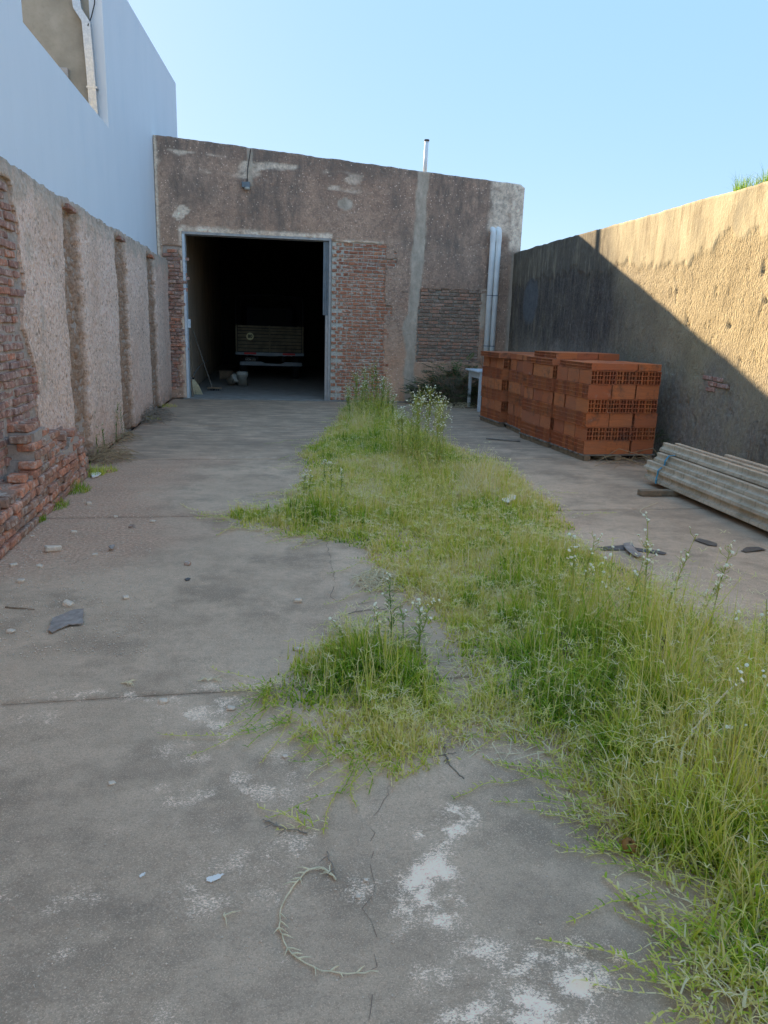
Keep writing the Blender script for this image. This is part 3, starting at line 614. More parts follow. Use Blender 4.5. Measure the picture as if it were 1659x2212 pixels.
# mortar behind the right-hand panel and the left pier
U2, Z2 = np.meshgrid(np.linspace(3.15, 4.8, 60), np.linspace(.75, 2.6, 66), indexing='ij')
par(relief('mortar', U2, Z2, -.028+(fbm(U2*25, Z2*25, 112)-.5)*.014, np.ones((59, 65), bool), lambda a, b, d: np.stack([a, D-d, b], -1), .02, MO2, None, {}), ga)
U2, Z2 = np.meshgrid(np.linspace(XA+.01, DX0-.01, 16), np.linspace(0, 3.25, 90), indexing='ij')
par(relief('mortar', U2, Z2, -.030+(fbm(U2*25, Z2*25, 113)-.5)*.02, np.ones((15, 89), bool), lambda a, b, d: np.stack([a, D-d, b], -1), .02, MO3, None, {}), ga)
U2, Z2 = np.meshgrid(np.linspace(DX1+.01, 2.85, 70), np.linspace(0, 3.5, 130), indexing='ij')
par(relief('mortar', U2, Z2, -.022+(fbm(U2*25, Z2*25, 114)-.5)*.016, np.ones((69, 129), bool), lambda a, b, d: np.stack([a, D-d, b], -1), .02, MO1, None, {}), ga)
# bricks
cand = []
def inpanel(P, x, z):
    i = int(np.clip(round((x-XA)/(XB-XA)*(nu-1)), 0, nu-2)); j = int(np.clip(round(z/float(tz[i, 0])*(nv-1)), 0, nv-2)); return bool(P[i, j])
rng = random.Random(11)
def lay(x0, x1, z0, z1, P, key, Ls, course=.0765, head=None):
    z = z0; r = 0
    while z < z1:
        x = x0+(0 if head else (r % 2)*rng.uniform(.08, .12)); 
        while x < x1:
            L = rng.choice(Ls)
            if P is None or inpanel(P, x+.01, z) or inpanel(P, x+L/2, z) or inpanel(P, x+L-.03, z): cand.append((key, x+L/2, z, L))
            x += L+rng.uniform(.012, .02)
        z += course; r += 1
lay(1.345, 1.45, .05, 3.36, None, 'a', [.105]); lay(1.485, 2.80, .05, 3.40, panelL, 'a', [.195, .195, .20, .185, .10])
lay(3.20, 4.72, .86, 2.50, panelR, 'b', [.205, .2, .195, .21, .10, .16])
lay(2.84, 3.03, 2.10, 2.55, panelX, 'b', [.18])
lay(-2.19, -1.80, .22, 3.10, panelS, 'c', [.19, .17, .12, .2])
VAR = {}
for key, mat in (('a', BR1), ('b', BR2), ('c', BR3)):
    for i in range(4): VAR[key, i] = brick_mesh('brick', 1.0, .056 if key != 'c' else .058, .06, mat, 200+i+ord(key), .0035, .006)
cand.sort(key=lambda c: (-(c[0] == 'c'), -(c[0] == 'b'), -c[2]))
rest = {'a': MB(), 'b': MB(), 'c': MB()}
for n, (key, x, z, L) in enumerate(cand):
    if n < 300:
        o = bpy.data.objects.new('brick', VAR[key, n % 4]); COL.objects.link(o); o.scale = (L, 1, 1)
        y = D-.004+rng.uniform(-.004, .012) if key != 'c' else D-rng.uniform(-.02, .035)
        o.location = (x, y, z+rng.uniform(-.003, .003)); o.rotation_euler = (rng.uniform(-.03, .03), rng.uniform(-.015, .015), rng.uniform(-.02, .02)); par(o, ga)
        # the mesh front is local -y already
        o.location.y += .063 if key != 'c' else .06
    else:
        y = D+rng.uniform(-.006, .008); rest[key].bbox(x-L/2, x+L/2, y, y+.06, z-.028, z+.028, .006, None, .003, rng)
for key, mm in rest.items():
    if mm.v:
        o = mm.build('brick_rows', BR1, None); o['kind'] = 'stuff'; par(o, ga)
# inside of the building
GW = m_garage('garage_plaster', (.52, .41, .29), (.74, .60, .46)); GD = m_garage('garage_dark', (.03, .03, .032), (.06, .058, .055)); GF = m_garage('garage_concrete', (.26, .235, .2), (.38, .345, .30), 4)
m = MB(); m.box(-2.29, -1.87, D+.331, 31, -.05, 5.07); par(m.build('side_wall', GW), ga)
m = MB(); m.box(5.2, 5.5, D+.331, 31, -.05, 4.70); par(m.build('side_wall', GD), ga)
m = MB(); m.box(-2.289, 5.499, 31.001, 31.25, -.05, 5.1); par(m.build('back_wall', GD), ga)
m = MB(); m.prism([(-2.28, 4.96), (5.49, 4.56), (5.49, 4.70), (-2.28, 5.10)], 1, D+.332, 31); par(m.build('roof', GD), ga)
m = MB(); m.box(-1.868, 5.198, D-.10, 30.69, -.049, .012); gf = struct(m.build('garage_floor', GF))
# door frame
m = MB(); m.box(DX0-.001, DX0+.05, D-.012, D+.30, 0.013, DZ-.041); par(m.build('door_jamb', WHITEWOOD), ga)
m = MB(); m.box(DX1-.045, DX1+.001, D-.010, D+.30, 0.013, DZ-.041); par(m.build('door_jamb', PALEWOOD), ga)
m = MB(); m.box(DX0+.001, DX1-.001, D-.006, D+.32, DZ-.04, DZ+.008); par(m.build('lintel', PALEWOOD), ga)
m = MB(); xx = DX1-.046
for a, b, dy in ((-.115, -.085, 0), (-.08, -.045, .012), (-.04, 0, 0)): m.box(xx+a, xx+b, D+.05+dy, D+.16, 1.86, DZ-.05)
dl = par(m.build('sliding_door_edge', GREYMETAL), ga)
m = MB(); m.box(xx-.06, xx-.002, D+.02, D+.15, .013, 1.855); par(m.build('door_post', PALEWOOD), ga)
m = MB(); c = GY(399, 712, D-.02); m.bbox(DX0+.051, DX0+.115, D+.06, D+.10, 1.50, 1.68, .006); par(m.build('switch_box', WHITEWOOD), ga)
m = MB(); m.tube([(-1.86+.02, 18.2, .30), (-1.84, 19.6, .42), (-1.84, 21, .50), (-1.84, 23.5, .50)], .018, 6); par(m.build('conduit', PALEWOOD), ga)
# small floodlight above the door
c = GY(533, 401, D)
m = MB(); m.bbox(c.x-.10, c.x+.07, D-.10, D-.02, c.z-.05, c.z+.06, .008); fl = par(m.build('floodlight', GREYMETAL), ga)
m = MB(); m.lathe([(.0, -.07), (.05, -.065), (.06, -.04), (.055, -.02)], (c.x+.01, D-.06, c.z-.02), 12); o = m.build('lamp_glass', PLASTIC); o.parent = fl
m = MB(); m.tube([(c.x+.01, D-.03, c.z+.06), (c.x+.02, D-.025, c.z+.30), (-.36, D-.02, topf(-.36)-.03)], .008, 6); o = m.build('cable', DARK); o.parent = fl
# white vent pole on the roof edge
b = GY(917, 378, D+.06); t = GY(922, 303, D+.06)
m = MB(); m.tube([b-Vector((0, 0, .12)), t], .042, 12); vp = par(m.build('vent_pole', PVC, None, True), ga)
m = MB(); m.tube([t-Vector((0, 0, .02)), t+Vector((0, 0, .012))], .055, 12); o = m.build('pole_cap', RUST); o.parent = vp
# two white downpipes with elbows into the wall
for u, n in ((1066, 0), (1078.5, 1)):
    a = GY(u, 500, D-.11); xx = a.x; zt = a.z-.05
    pts = [(xx, D-.11, .02), (xx, D-.11, zt)]+[(xx, D-.11+.10*(1-math.cos(q)), zt+.10*math.sin(q)) for q in np.linspace(.3, 1.57, 6)]+[(xx, D+.03, zt+.10)]
    m = MB(); m.tube(pts, .062, 14); dp = par(m.build('downpipe', PVC, None, True), ga)
    m = MB(); m.tube([(xx, D-.11, zt-.16), (xx, D-.11, zt-.02)], .067, 14, False); o = m.build('coupling', PVC, None, True); o.parent = dp
    for zz in (1.3, 2.4): 
        m = MB(); m.tube([(xx+.065*math.cos(q), D-.11+.065*math.sin(q), zz) for q in np.linspace(0, 6.283, 14)[:-1]], .008, 4, False, True); o = m.build('pipe_clip', GREYMETAL); o.parent = dp
# ================================================================== text helper
def text_mesh(txt, size, mat, parent, loc, name, ext=.001, bold=0):
    cu = bpy.data.curves.new('t', 'FONT'); cu.body = txt; cu.size = size; cu.align_x = 'CENTER'; cu.align_y = 'CENTER'; cu.extrude = ext; cu.offset = bold
    ob = bpy.data.objects.new('t', cu); COL.objects.link(ob)
    dg = bpy.context.evaluated_depsgraph_get(); me = bpy.data.meshes.new_from_object(ob.evaluated_get(dg)); bpy.data.objects.remove(ob)
    o = link(name, me, mat); o.rotation_euler = (RAD(90), 0, 0); o.location = loc
    return o
# ================================================================== truck in the garage
TY = 22.5; NAVY = simple('dark_cab_paint', (.012, .014, .022), .6, .2, 4, .05)
tr = empty('truck', (0, TY+2.5, .013), 'old wooden-sided flatbed truck parked in the dark garage', 'truck')
def tp(o): return par(o, tr)
z0, z1 = .80, 1.58; x0, x1 = -.98, .99
tg = MB(); hz = [.825, .93, 1.03, 1.13, 1.23, 1.33, 1.425, 1.50, 1.575]
tgo = MB(); tgo.box(x0+.02, x1-.02, TY+.03, TY+.05, z0, z1-.01); tgo = tp(tgo.build('tailgate', GD))
for a, b in zip(hz[:-1], hz[1:]):
    for xa, xb in ((x0+.07, -.02), (.02, x1-.07)):
        q = MB(); q.bbox(xa, xb, TY+rng.uniform(-.004, .006), TY+.03, a+.007+rng.uniform(0, .006), b-.007, .004); o = q.build('plank', PLANK); o.parent = tgo; o.matrix_parent_inverse = Matrix.Translation(-Vector(tr.location)) if False else Matrix()
        o.matrix_parent_inverse = tgo.matrix_world.inverted() if False else Matrix()
for xa in (x0+.03, 0., x1-.03):
    q = MB(); q.bbox(xa-.022, xa+.022, TY-.025, TY+.03, z0-.02, z1, .004); o = q.build('stanchion', PLANK); o.parent = tgo
q = MB(); q.prism([(x0, .745), (0, .715), (x1, .745), (x1, .815), (x0, .815)], 1, TY-.03, TY+.06); rb = tp(q.build('rear_beam', GREYMETAL))
for xa, xb in ((-.735, -.39), (.375, .735)):
    q = MB(); q.bbox(xa, xb, TY-.038, TY-.028, .755, .81, .003); o = q.build('reflector', RED); o.parent = rb
cx, cz = -.56, 1.262
q = MB(); q.lathe([(0.001, 0), (.105, 0), (.105, .006), (.001, .006)], (0, 0, 0), 28); so = q.build('speed_sign', PAINTY); so.location = (cx, TY-.006, cz); so.rotation_euler = (RAD(90), 0, 0); tp(so)
tx = text_mesh('80', .135, INK, None, (0, 0, 0), 'lettering', .001, .004); tx.rotation_euler = (0, 0, 0); tx.location = (0, 0, .0085); tx.parent = so
q = MB(); q.bbox(-.71, -.39, TY+.02, TY+.03, .545, .665, .004); pl = tp(q.build('number_plate', INK))
tx = text_mesh('UOM 355', .075, PLASTIC, None, (-.55, TY+.017, .605), 'lettering', .001, .001); tx.parent = pl
for a, b, c, d in ((-.70, -.40, .552, .556), (-.70, -.40, .654, .658)):
    q = MB(); q.box(a, b, TY+.0165, TY+.0195, c, d); o = q.build('plate_border', PLASTIC); o.parent = pl
q = MB(); q.prism([(-.86, .44), (.94, .44), (.94, .54), (.45, .55), (.33, .495), (-.13, .495), (-.24, .55), (-.86, .54)], 1, TY+.03, TY+.10); tp(q.build('bumper', GREYMETAL))
# bed, sides, bows, chassis, cab, wheels
q = MB(); q.box(x0+.02, x1-.02, TY+.07, TY+4.2, .76, .82); tp(q.build('bed_floor', PLANK))
for sx in (x0+.01, x1-.04):
    for a, b in zip(hz[:-1], hz[1:]):
        q = MB(); q.bbox(sx, sx+.03, TY+.07, TY+4.2, a+.004, b-.004, .004); tp(q.build('side_plank', PLANK))
for yy in (TY+.12, TY+2.1, TY+4.1):
    pts = [(x0+.03, yy, .82), (x0+.02, yy, 2.25)]+[(x0+.16-.14*math.cos(q), yy, 2.27+.12*math.sin(q)) for q in np.linspace(.2, 1.57, 5)]+[(0, yy, 2.45)]+[(x1-.16+.14*math.cos(q), yy, 2.27+.12*math.sin(q)) for q in np.linspace(1.57, .2, 5)]+[(x1-.03, yy, 2.25), (x1-.03, yy, .82)]
    q = MB(); q.tube(pts, .016, 6, False); tp(q.build('cover_hoop', NAVY))
for sx in (-.42, .36):
    q = MB(); q.box(sx, sx+.07, TY+.1, TY+6.2, .56, .72); tp(q.build('chassis_rail', DARK))
q = MB(); q.tube([(-.72, TY+1.0, .42), (.72, TY+1.0, .42)], .07, 10); tp(q.build('rear_axle', DARK))
q = MB(); q.bbox(-.9, .9, TY+4.35, TY+6.0, .55, 1.35, .08); q.bbox(-.86, .86, TY+4.36, TY+5.6, 1.34, 2.25, .10); tp(q.build('cab', NAVY))
q = MB(); q.bbox(-.55, .55, TY+4.345, TY+4.36, 1.55, 2.05, .006); tp(q.build('rear_window', INK))
q = MB(); q.box(-.13, .33, TY+.015, TY+.029, .486, .494); tp(q.build('bumper_edge', STEEL))
for sx, yy in ((-.78, TY+1.0), (.78, TY+1.0), (-.78, TY+5.3), (.78, TY+5.3)):
    Mx = Matrix.Translation((sx, yy, .44)) @ Matrix.Rotation(RAD(90), 4, 'Y')
    q = MB(); q.lathe([(.24, -.10), (.38, -.11), (.425, -.07), (.425, .07), (.38, .11), (.24, .10), (.24, -.10)], (0, 0, 0), 22, Mx); wh = tp(q.build('wheel', DARK))
    q = MB(); q.lathe([(.01, .03), (.12, .05), (.2, .02), (.24, .08), (.24, -.08), (.2, -.02), (.12, -.05), (.01, -.03)], (0, 0, 0), 18, Mx); o = q.build('rim', GREYMETAL); o.parent = wh; o.matrix_parent_inverse = Matrix()
# ================================================================== hollow bricks on pallets
BL, BW, BH = .328, .0865, .1785
def hollow_mesh(seed, nx=2, nz=3):
    # long axis x, thickness y, height z; holes run along x
    rng = random.Random(seed); m = MB()
    t = .0078; ys = [-BW/2]; cw = (BW-(nx+1)*t)/nx
    for i in range(nx): ys += [ys[-1]+t, ys[-1]+t+cw]
    ys.append(BW/2); zs = [-BH/2]; ch = (BH-(nz+1)*t)/nz
    for i in range(nz): zs += [zs[-1]+t, zs[-1]+t+ch]
    zs.append(BH/2); ny, nzz = len(ys), len(zs)
    jx = {}
    vs = []; fs = []
    for sx in (-1, 1):
        for z in zs:
            for y in ys: vs.append((sx*BL/2, y+rng.uniform(-.0008, .0008), z+rng.uniform(-.0008, .0008)))
    I = lambda s, j, k: s*ny*nzz+k*ny+j
    for k in range(nzz-1):
        for j in range(ny-1):
            if j % 2 == 1 and k % 2 == 1:
                a = [I(0, j, k), I(0, j+1, k), I(0, j+1, k+1), I(0, j, k+1)]; b = [I(1, j, k), I(1, j+1, k), I(1, j+1, k+1), I(1, j, k+1)]
                for q in range(4): fs.append((a[q], b[q], b[(q+1) % 4], a[(q+1) % 4]))
            else:
                fs.append((I(0, j, k), I(0, j, k+1), I(0, j+1, k+1), I(0, j+1, k))); fs.append((I(1, j, k), I(1, j+1, k), I(1, j+1, k+1), I(1, j, k+1)))
    for k in range(nzz-1):
        fs.append((I(0, 0, k), I(1, 0, k), I(1, 0, k+1), I(0, 0, k+1))); fs.append((I(0, ny-1, k), I(0, ny-1, k+1), I(1, ny-1, k+1), I(1, ny-1, k)))
    for j in range(ny-1):
        fs.append((I(0, j, 0), I(0, j+1, 0), I(1, j+1, 0), I(1, j, 0))); fs.append((I(0, j, nzz-1), I(1, j, nzz-1), I(1, j+1, nzz-1), I(0, j+1, nzz-1)))
    m.add(vs, fs); return m.mesh('hollow_brick', [HOL])
HM = [hollow_mesh(i) for i in range(3)]
hm_np = np.array([v.co[:] for v in HM[0].vertices]); hm_f = [tuple(p.vertices) for p in HM[0].polygons]
ORD = ['', 'first', 'second', 'third', 'fourth', 'fifth', 'sixth', 'seventh', 'eighth', 'ninth', 'tenth', 'eleventh', 'twelfth', 'thirteenth', 'fourteenth', 'fifteenth']
STK = [('nearest', 4.115, 9.27, 4.0), ('second nearest', 4.03, 10.39, 5.0), ('third nearest', 4.06, 11.53, -1.0), ('farthest', 3.98, 12.63, 4.0)]
core = MB(); rng = random.Random(21)
PH = .09; LH = .1835
def put_hollow(M, rz, flat, label, grp, spot=None):
    o = bpy.data.objects.new('hollow_brick', rng.choice(HM)); COL.objects.link(o)
    R = Matrix.Rotation(rz+rng.gauss(0, .007), 4, 'Z') @ (Matrix.Rotation(RAD(90), 4, 'X') if flat else Matrix())
    o.matrix_world = M @ R; tag(o, label, 'brick', grp)
for si, (nm, sx, sy, rot) in enumerate(STK):
    MS = Matrix.Translation((sx, sy, 0)) @ Matrix.Rotation(RAD(rot), 4, 'Z'); grp = f'hollow bricks on the {nm} pallet'
    pal = empty('pallet', (sx, sy, 0), f'low wooden pallet under the {nm} brick stack', 'pallet', 'pallets under the brick stacks'); pal.rotation_euler = (0, 0, RAD(rot))
    for i in range(7):
        q = MB(); q.bbox(-.03, 1.04, i*.152+.0, i*.152+.11, PH-.022, PH-.002, .003); o = q.build('deck_board', OLDWOOD); o.parent = pal
    for i in range(3):
        q = MB(); q.bbox(.0+i*.455, .0+i*.455+.09, -.0, 1.02, .0, PH-.0225, .004); o = q.build('bearer', BRNWOOD); o.parent = pal
    lay_h = [(k, False) for k in range(6)]
    lx, ly = .3385, .0918
    for k in range(6):
        z = PH+BH/2+k*LH; ends_left = (k % 2 == 0); cnt = 0; ox = rng.uniform(-.012, .012)-.006*k*(1 if si == 0 else .3); oy = rng.uniform(-.01, .01)
        gapi = rng.choice([0, 1]); gap = rng.choice([0, .015, .03])
        for a in range(3):
            for b in range(11):
                la = a*lx+BL/2+(gap if a > gapi else 0)-.01; lb = b*ly+BW/2+rng.uniform(-.002, .002)
                if ends_left: px, py, rz = la, lb, 0
                else: px, py, rz = lb, la, RAD(90)
                left = (a == 0) if ends_left else (b == 0); front = (b == 0) if ends_left else (a == 0)
                jit = rng.gauss(0, .004)
                P = MS @ Vector((px+ox+(jit if ends_left else 0), py+oy+(0 if ends_left else jit), z))
                M = Matrix.Translation(P) @ Matrix.Rotation(RAD(rot), 4, 'Z')
                if left:
                    n = (b if ends_left else a)+1; what = 'holed end' if ends_left else 'plain side'
                    put_hollow(M, rz, False, f'hollow brick, {what} to the yard, {ORD[n]} from near corner, layer {ORD[k+1]}, {nm} stack', grp)
                elif front and si == 0:
                    n = (a if ends_left else b)+1; what = 'plain side' if ends_left else 'holed end'
                    put_hollow(M, rz, False, f'hollow brick, {what} on front face, {ORD[n]} from left corner, layer {ORD[k+1]}, {nm} stack', grp)
                else:
                    W = M @ Matrix.Rotation(rz, 4, 'Z'); core.add([W @ Vector(c) for c in hm_np], hm_f)
    zt = PH+6*LH+BW/2+.001
    def flat_layer(zt, along_x, na, nb, ox, oy, word):
        for a in range(na):
            for b in range(nb):
                la = a*.338+BL/2; lb = b*.187+.09+rng.uniform(-.003, .003)
                px, py, rz = (la, lb, 0) if along_x else (lb, la, RAD(90))
                P = MS @ Vector((px+ox+rng.gauss(0, .004), py+oy+rng.gauss(0, .003), zt)); M = Matrix.Translation(P) @ Matrix.Rotation(RAD(rot), 4, 'Z')
                put_hollow(M, rz, True, f'flat hollow brick of {word} course, row {ORD[b+1]}, {ORD[a+1]} from left, {nm} stack', grp)
    if si == 0: flat_layer(zt, True, 3, 5, -.02, .0, 'the top')
    if si == 1: flat_layer(zt, True, 3, 5, -.03, .0, 'the lower flat'); flat_layer(zt+BW+.002, True, 3, 4, .02, .02, 'the top')
    if si == 2: flat_layer(zt, False, 3, 5, -.01, .0, 'the top')
    if si == 3: flat_layer(zt, True, 3, 5, -.09, .0, 'the top')
o = core.build('hollow_brick_core', HOL); tag(o, 'inner and rear hollow bricks of the four pallet stacks', 'bricks', None, 'stuff')

# ================================================================== concrete joists
BEAML = 4.3
def joist_mesh(seed):
    rng = random.Random(seed); m = MB(); n = 26
    prof = [(-.058, 0), (.058, 0), (.060, .008), (.056, .036), (.030, .046), (.024, .060), (.026, .094), (.020, .100), (-.020, .100), (-.026, .094), (-.024, .060), (-.030, .046), (-.056, .036), (-.060, .008)]
    vs = []
    for i in range(n):
        y = -BEAML*i/(n-1)
        for x, z in prof: vs.append((x+rng.uniform(-.0002, .0002), y, z+(rng.uniform(-.0002, .0002) if 0 < z < .1 else 0)))
    k = len(prof); fs = [(i*k+j, i*k+(j+1) % k, (i+1)*k+(j+1) % k, (i+1)*k+j) for i in range(n-1) for j in range(k)]+[tuple(range(k))[::-1], tuple((n-1)*k+j for j in range(k))]
    m.add(vs, fs); return m.mesh('concrete_joist', [BEAM])
JM = [joist_mesh(i) for i in range(3)]
JR = RAD(-1.6)
lays = [(.062, [4.29, 4.415, 4.54, 4.665, 4.79], 'bottom'), (.1625, [4.30, 4.425, 4.55, 4.675, 4.80], 'second'), (.263, [4.37, 4.495, 4.62, 4.745], 'third'), (.3635, [4.475, 4.60, 4.73], 'top')]
for z, xs, word in lays:
    for i, x in enumerate(xs):
        o = bpy.data.objects.new('concrete_joist', JM[(i+len(xs)) % 3]); COL.objects.link(o)
        back = .75 if (word == 'top' and i == 2) else 0
        o.location = (x, 7.87+rng.uniform(-.05, .05)-back, z); o.rotation_euler = (0, 0, JR+rng.uniform(-.003, .003))
        tag(o, f'grey T-shaped concrete joist, {ORD[i+1]} from the yard side in the {word} layer', 'joist', 'concrete joists piled by the right wall')
for i, (yy, w) in enumerate(((7.22, 'under the far end of the joist pile'), (4.6, 'under the near end of the joist pile'))):
    q = MB(); q.bbox(3.86 if i == 0 else 4.0, 4.95, yy-.05, yy+.05, .004, .060, .006, None, .004, rng); tag(q.build('timber_bearer', BRNWOOD), 'brown timber bearer '+w, 'timber', 'timbers under the joists')
# blue strap round the outer joists
q = MB(); yy = 7.55; sp = [(4.212, .058), (4.212, .105), (4.222, .165), (4.222, .206), (4.291, .270), (4.291, .310), (4.330, .370), (4.400, .374)]
vs = []; dx = .012
for x, z in sp: vs += [(x, yy-.012, z), (x, yy+.012, z), (x+.003, yy-.012, z+.003), (x+.003, yy+.012, z+.003)]
fs = []
for i in range(len(sp)-1): b = i*4; fs += [(b, b+1, b+5, b+4), (b+2, b+6, b+7, b+3), (b, b+4, b+6, b+2), (b+1, b+3, b+7, b+5)]
q.add(vs, fs); tag(q.build('blue_strap', BLUE), 'bright blue plastic strap round the end of the joist pile', 'strap')

# ================================================================== white table
tb = empty('table', (4.62, 15.45, 0), 'white painted wooden table by the garage corner behind the brick stacks', 'table')
q = MB(); q.bbox(4.18, 5.12, 15.0, 15.95, .80, .835, .006); par(q.build('table_top', WHITEWOOD), tb)
for x in (4.25, 5.0):
    for y in (15.03, 15.86):
        q = MB(); q.bbox(x, x+.06, y, y+.06, 0, .80, .004); par(q.build('leg', WHITEWOOD), tb)
for a, b, c, d in ((4.311, 4.999, 15.045, 15.065), (4.311, 4.999, 15.885, 15.905), (4.265, 4.285, 15.091, 15.859), (5.02, 5.04, 15.091, 15.859)):
    q = MB(); q.box(a, b, c, d, .67, .799); par(q.build('apron', WHITEWOOD), tb)

# ================================================================== buckets, brooms
def bucket(name, loc, r0, r1, h, label, tilt=None, mat=PLASTIC):
    e = empty(name, loc, label, 'bucket')
    if tilt: e.rotation_euler = tilt
    q = MB(); q.lathe([(.001, .004), (r0*.96, .004), (r0, 0), (r1*.97, h*.78), (r1*1.02, h*.79), (r1*1.02, h*.82), (r1*.98, h*.83), (r1*1.03, h*.9), (r1*1.03, h*.93), (r1, h*.94), (r1*1.04, h), (r1*.97, h), (r0*.93, .01), (.001, .01)], (0, 0, 0), 24); o = q.build('body', mat, e, True)
    q = MB(); q.tube([(r1*1.06*math.cos(a), -r1*.95*math.sin(a)*.62-.02, h*.86-h*.52*math.sin(a)) for a in np.linspace(0, math.pi, 14)], .0055, 5); q.build('handle', DARK, e)
    return e
b = G(524, 834); bucket('bucket', (b.x, b.y, .013), .125, .15, .36, 'upright off-white plastic bucket with a wire handle behind the truck', None)
e = bucket('paint_pot', (b.x-.36, b.y-.05, .10), .10, .12, .26, 'small tipped paint pot lying beside the bucket', (RAD(58), 0, RAD(70)))
b = G(424, 853)
e = empty('broom', (b.x, b.y, .013), 'straw broom standing against the inside of the doorway', 'broom')
q = MB(); vs = []
for i in range(70):
    a = rng.uniform(-.12, .12); c = rng.uniform(-.04, .04); q.tube([(rng.uniform(-.018, .018)-.06, .02, .36), (a*.7-.02, c*.6, .2), (a+.03, c, .0)], [.005, .006, .004], 4)
q.build('bristles', STRAW, e); q = MB(); q.tube([(-.06, .02, .3), (-.09, .05, .9), (-.125, .12, 1.30)], .013, 7); q.build('handle', BRNWOOD, e)
q = MB(); q.tube([(-.062, .02, .34), (-.06, .02, .38)], .026, 8); q.build('binding', DARK, e)
b = G(463, 845)
e = empty('yard_brush', (b.x, b.y, .013), 'flat yard brush with a long handle leaning on the garage wall', 'brush')
q = MB(); q.bbox(-.17, .17, -.03, .03, .045, .085, .006); q.build('brush_head', BRNWOOD, e)
q = MB()
for i in range(60): x = rng.uniform(-.16, .16); y = rng.uniform(-.025, .025); q.tube([(x, y, .046), (x*1.03, y*1.3, 0)], .004, 4)
q.build('bristles', DARK, e); q = MB(); dx = -1.855-b.x+.02; q.tube([(-.05, .0, .08), (dx*.55, .12, .75), (dx, .3, 1.42)], .011, 7); q.build('handle', OLDWOOD, e)
b = G(505, 822)
q = MB(); q.bbox(-.33, .05, -.03, .05, 0, .22, .01); q.bbox(-.36, .08, -.05, .07, .221, .245, .005); o = q.build('low_crate', BRNWOOD); o.location = (b.x-.10, b.y+.35, .013); tag(o, 'low dark crate with a pale lid beside the tipped pot', 'crate')
e = empty('stick', (-1.74, 17.25, .013), 'thin dark stick leaning behind the straw broom at the doorway', 'stick'); q = MB(); q.tube([(0.05, -.12, 0), (-.02, 0, .7), (-.08, .1, 1.45)], .012, 6); q.build('shaft', BRNWOOD, e)
# ================================================================== grass
NR = np.random.default_rng(5)
OUT = [(745, 880), (735, 905), (690, 945), (645, 985), (655, 1040), (600, 1095), (485, 1115), (490, 1135), (600, 1150), (700, 1165), (790, 1180), (830, 1240), (880, 1290), (940, 1360), (960, 1440), (1000, 1540), (1060, 1580), (1180, 1620), (1250, 1700), (1330, 1790), (1420, 1880), (1490, 1990), (1520, 2110), (1510, 2212),
       (1600, 2330), (2050, 2330), (2050, 1400), (1750, 1375), (1659, 1362), (1600, 1352), (1500, 1335), (1400, 1245), (1290, 1195), (1210, 1160), (1235, 1118), (1150, 1062), (1090, 1002), (960, 962), (900, 932), (835, 880)]
TUF = [(575, 1475), (640, 1410), (760, 1380), (900, 1400), (960, 1445), (990, 1560), (930, 1635), (840, 1662), (730, 1635), (650, 1560), (590, 1515)]
PO = np.array([G(u, v)[:2] for u, v in OUT]); PT = np.array([G(u, v)[:2] for u, v in TUF])
def inside(P, x, y):
    r = np.zeros(len(x), bool); n = len(P); j = n-1
    for i in range(n):
        xi, yi = P[i]; xj, yj = P[j]; c = ((yi > y) != (yj > y)) & (x < (xj-xi)*(y-yi)/(yj-yi+1e-12)+xi); r ^= c; j = i
    return r
def edist(P, x, y):
    d = np.full(len(x), 9.); n = len(P)
    for i in range(n):
        a = P[i]; b = P[(i+1) % n]; ab = b-a; t = np.clip(((x-a[0])*ab[0]+(y-a[1])*ab[1])/(ab@ab), 0, 1); d = np.minimum(d, np.hypot(x-a[0]-t*ab[0], y-a[1]-t*ab[1]))
    return d
HZ = [(1290, 1400, .24, .55, .8), (1420, 1480, .22, .6, .5), (1560, 1560, .22, .6, .5), (1620, 1750, .24, .5, .4), (1500, 1700, .18, .5, .4), (1000, 1060, .34, .55, .9), (880, 960, .34, .5, 1.2), (800, 905, .62, .55, 1.6), (680, 1110, .20, .35, .45), (1150, 1250, .18, .5, .6), (1640, 1950, .20, .35, .3), (1600, 2150, .12, .3, .3)]
HZ = [(*G(u, v)[:2], h, rx, ry) for u, v, h, rx, ry in HZ]
def gheight(x, y, tuft):
    h = np.full(len(x), .085)
    for cx, cy, hh, rx, ry in HZ: h = h+hh*np.exp(-(((x-cx)/rx)**2+((y-cy)/ry)**2))*.72
    if tuft: h = .06+.21*np.exp(-(((x-.50)/.33)**2+((y-3.22)/.42)**2))
    cl = fbm(x*6.5, y*6.5, 305, 2); return h*(.40+.62*fbm(x*2.6, y*2.6, 301))*(.45+1.1*sstep(.25, .75, cl))
pts = []
def sample(P, dens_near, dens_far, tuft):
    lo = P.min(0)-.25; hi = P.max(0)+.25; A = (hi-lo).prod(); n = int(A*dens_near); x = NR.uniform(lo[0], hi[0], n); y = NR.uniform(lo[1], hi[1], n)
    keep = NR.random(n) < np.clip(dens_far/dens_near+(1-dens_far/dens_near)*sstep(9, 4, y), 0, 1); x, y = x[keep], y[keep]
    ins = inside(P, x, y); d = edist(P, x, y); sd = np.where(ins, d, -d)+(fbm(x*3.5, y*3.5, 302)-.5)*.34
    p = sstep(-.06, .16, sd)*(.35+.65*sstep(.30, .5, fbm(x*1.9, y*1.9, 303)))
    k = (NR.random(len(x)) < p) & (y > 1.2) & (y < D-.25); x, y, sd = x[k], y[k], sd[k]
    h = gheight(x, y, tuft)*(.45+.55*sstep(-.02, .3, sd)); return x, y, h
a = sample(PO, 6200, 3200, False); b = sample(PT, 11000, 11000, True)
gx, gy, gh = [np.concatenate(q) for q in zip(a, b)]
